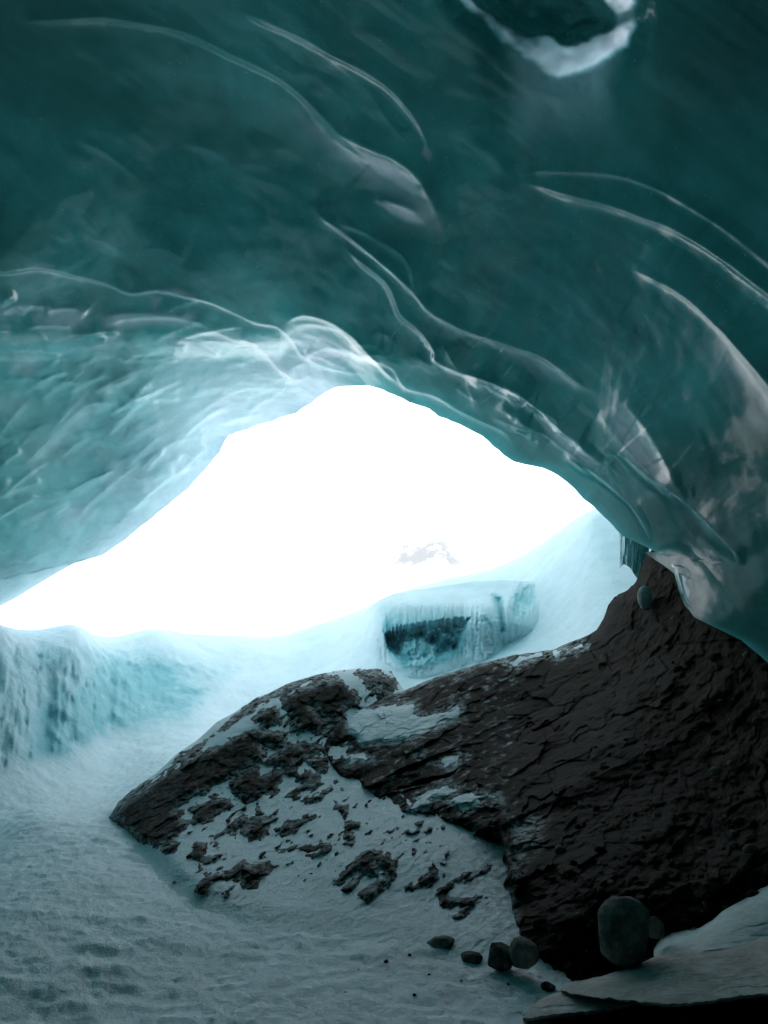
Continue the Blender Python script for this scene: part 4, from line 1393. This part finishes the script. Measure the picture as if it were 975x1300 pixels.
def build_stones():
    def st(px, py, wpx, hpx, seed, mat, label, group=None, rotz=0, dist=None, name='stone', cat='stone', sub=4, frost_or_glare=0.2, sink=0.45, rough=0.24, cuts=9):
        if dist is None:
            p, t = on_ground(px, py + hpx / 2)
        else:
            t = dist
            p = EYE + raydir(np.float64(px), np.float64(py + hpx / 2)) * t
        rx, rz = wpx / 2 * t / F0, hpx / 2 * t / F0
        return stone(name, (p[0], p[1] + rx * 0.3, p[2] + rz * (1 - sink)), (rx, rx * 0.85, rz * 1.05), seed, mat, label, cat, group, sub, rotz=rotz, frost_or_glare=frost_or_glare, rough=rough, cuts=cuts)
    st(800, 1196, 66, 64, 11, M_STONE, 'rounded grey-brown boulder standing at the foot of the rock outcrop', dist=4.45, sub=4, sink=0.0, name='boulder', cat='boulder', rough=0.13, cuts=2)
    st(667, 1210, 34, 34, 5, M_STONE, 'rounded dark stone at the left foot of the outcrop', dist=4.75)
    st(636, 1213, 34, 26, 6, M_ROCK, 'blackish stone lying just left of the rounded stone at the outcrop foot', dist=4.8)
    st(600, 1217, 30, 12, 7, M_ROCK, 'flat dark stone lying in the snow edge left of the blackish stone', dist=4.95)
    st(562, 1201, 34, 20, 8, M_STONE, 'small angular brown stone with a pale chip on the dirty snow', dist=5.1)
    st(697, 1253, 16, 9, 9, M_ROCK, 'little dark stone just above the tip of the grey slab')
    st(835, 1176, 22, 24, 12, M_STONE, 'small pale stone behind the rounded boulder', dist=4.75)
    st(821, 760, 18, 28, 14, M_SLAB, 'pale egg-shaped stone lodged high in the outcrop under the ice edge', dist=10.45, sink=0, rough=0.08, cuts=1)
    for i, (px, py, w_) in enumerate(((490, 1221, 7), (526, 1263, 5), (545, 1237, 4), (455, 1232, 4), (610, 1268, 4), (585, 1246, 5), (645, 1250, 4), (438, 1260, 4), (520, 1212, 5), (470, 1190, 5), (500, 1192, 4), (530, 1178, 5), (575, 1180, 5), (590, 1172, 6), (548, 1166, 5), (612, 1185, 6), (605, 1160, 4), (560, 1150, 4))):
        d = None if py > 1205 else 5.3 - (py - 1190) * 0.012
        st(px, py, w_, w_ * 0.8, 30 + i, M_ROCK, 'tiny dark pebble dropped on the snow below the boulder', 'pebbles scattered on the snow', name='pebble', cat='pebble', sub=1, dist=d)


# ------------------------------------------------------------------ slab in the near corner
def build_slab():
    e = bpy.data.objects.new('rock_slab', None)
    COL.objects.link(e)
    e.location = (1.7, 3.9, 0.0)
    tag(e, 'pale grey layered rock slab in the near right corner', 'rock slab')

    def plate(name, x0, x1, top, bot, ctrl, edge, mat, under, frost_amt, parent, nv=170, seed=0.0, dust=()):
        xs = np.linspace(x0, x1, 300)
        yt, yb, ed = interp_line(top), interp_line(bot), interp_line(edge)
        j1 = fbm(np.stack([xs / 18, 0 * xs + seed, 0 * xs], -1), 4)
        j2 = fbm(np.stack([xs / 10, 0 * xs + seed + 4, 0 * xs], -1), 4)
        Y = fan_rows(xs, yt(xs) + 2 * j1, yb(xs) + 2 * j2, nv)
        X = np.broadcast_to(xs[None], Y.shape)
        dep = fit_px(ctrl)

        def f(x, y, P):
            wy = y + 7 * fbm(np.stack([x / 60, y / 60, 0 * x + seed], -1), 3)
            st = ridged(np.stack([x / 150, (wy + 0.18 * x) / 9, 0 * x + seed], -1), 4)
            below = y - ed(x) - 4 * np.interp(x, xs, j2)
            h = 0.006 * st + 0.05 * fbm(P * 1.6, 3) + 0.02 * fbm(P * 7, 4)
            f1, f2, idn = cells(x / 85 + 0.02 * wy, wy / 16, 12)
            h += 0.012 * (idn - 0.5) * smooth(0, 0.12, f2 - f1)
            return h - under * smooth(0, 4, below) - under * 0.6 * smooth(4, 30, below)
        V, nb = body(X, Y, dep, f, crest_round=0.12, back=((1, .1), (3, .35), (12, .8)), foot=0.5)
        x, y = X.ravel(), Y.ravel()
        fr = frost_amt * smooth(2, -6, y - ed(x)) * np.clip(0.55 + 0.9 * fbm(np.stack([x / 70, y / 18, 0 * x + seed], -1), 3), 0, 1)
        fr = np.concatenate([np.zeros(nb * len(xs)), fr, np.zeros(len(xs))])
        return mesh_np(name, V, grid_faces(V.shape[0], V.shape[1], flip=True), mat, {'frost_or_glare': fr, 'ice': 0 * fr, 'dirt': 0.25 + 0 * fr}, parent)
    plate('upper_layer', 712, 1220,
          [(712, 1256), (722, 1248), (760, 1240), (800, 1229), (830, 1215), (860, 1206), (900, 1196), (940, 1190), (975, 1184), (1100, 1172), (1220, 1168)],
          [(712, 1260), (745, 1268), (800, 1273), (850, 1279), (900, 1275), (940, 1268), (975, 1266), (1220, 1268)],
          [(712, 1256, 4.15), (800, 1229, 4.35), (900, 1196, 4.6), (975, 1184, 4.65), (1220, 1168, 4.4), (760, 1268, 3.98), (850, 1276, 3.85), (975, 1264, 3.85), (1220, 1270, 3.7), (850, 1310, 3.8), (1100, 1330, 3.6)],
          [(712, 1257), (745, 1265), (800, 1270), (850, 1275), (900, 1271), (940, 1264), (975, 1262), (1220, 1262)], M_SLAB, 0.22, 1.0, e)
    plate('lower_layer', 664, 850,
          [(664, 1291), (680, 1272), (700, 1262), (715, 1258), (760, 1262), (850, 1268)],
          [(664, 1296), (700, 1294), (740, 1289), (770, 1285), (800, 1279), (850, 1275)],
          [(664, 1291, 4.0), (715, 1258, 4.2), (760, 1262, 4.15), (850, 1268, 4.1), (680, 1300, 3.95), (760, 1300, 3.9), (850, 1310, 3.95)],
          [(664, 1293), (700, 1288), (740, 1284), (770, 1280), (800, 1274), (850, 1270)], M_SLAB, 0.15, 0.75, e, nv=110, seed=3.0)
    plate('undercut_shade', 700, 1220,  # dark sheet below the slab: shade of its undercut put in as colour
          [(700, 1296), (740, 1286), (800, 1276), (900, 1272), (1220, 1270)],
          [(700, 1330), (1220, 1420)],
          [(700, 1296, 4.1), (800, 1276, 4.25), (1220, 1270, 4.2), (700, 1330, 4.0), (1220, 1420, 3.9), (950, 1400, 3.9)],
          [(700, 1400), (1220, 1500)], M_TILL, 0.1, 0.0, e, nv=80, seed=5.0)
    o = plate('ice_block', 830, 1220,
          [(830, 1206), (836, 1194), (846, 1186), (868, 1181), (888, 1178), (905, 1168), (918, 1156), (935, 1147), (950, 1138), (975, 1122), (1050, 1095), (1220, 1070)],
          [(830, 1214), (870, 1216), (900, 1206), (975, 1200), (1220, 1190)],
          [(830, 1206, 4.75), (868, 1181, 4.9), (935, 1147, 5.0), (975, 1122, 5.1), (1220, 1070, 4.9), (850, 1208, 4.62), (900, 1196, 4.6), (975, 1190, 4.65), (1220, 1180, 4.5)],
          [(830, 1300), (1220, 1300)], M_PALEICE, 0.0, 0.0, None, nv=110, seed=8.0)
    tag(o, 'smooth pale snow-dusted ice block lying behind the grey slab', 'ice block')


M_PALEICE = snow_material('pale_ice', (0.50, 0.62, 0.62), 0.5)

build_vault()
build_ground()
build_left()
build_right()
build_ledge()
build_ice_bits()
build_hills()
build_slab()
build_stones()

def build_haze():
    import bmesh
    bm = bmesh.new()
    bmesh.ops.create_cube(bm, size=1.0)
    me = bpy.data.meshes.new('haze')
    bm.to_mesh(me)
    bm.free()
    o = bpy.data.objects.new('haze', me)
    COL.objects.link(o)
    o.scale = (3100, 3100, 560)
    o.location = (0, 0, 240)
    k = NT('pale_air')
    v = k.n('ShaderNodeVolumePrincipled')
    v.inputs['Color'].default_value = (1.0, 1.0, 1.0, 1)
    v.inputs['Density'].default_value = 0.0003
    k.l(v.outputs[0], k.out.inputs['Volume'])
    me.materials.append(k.m)
    tag(o, 'pale bright air between the cave mouth and the mountains', kind='stuff')


build_haze()
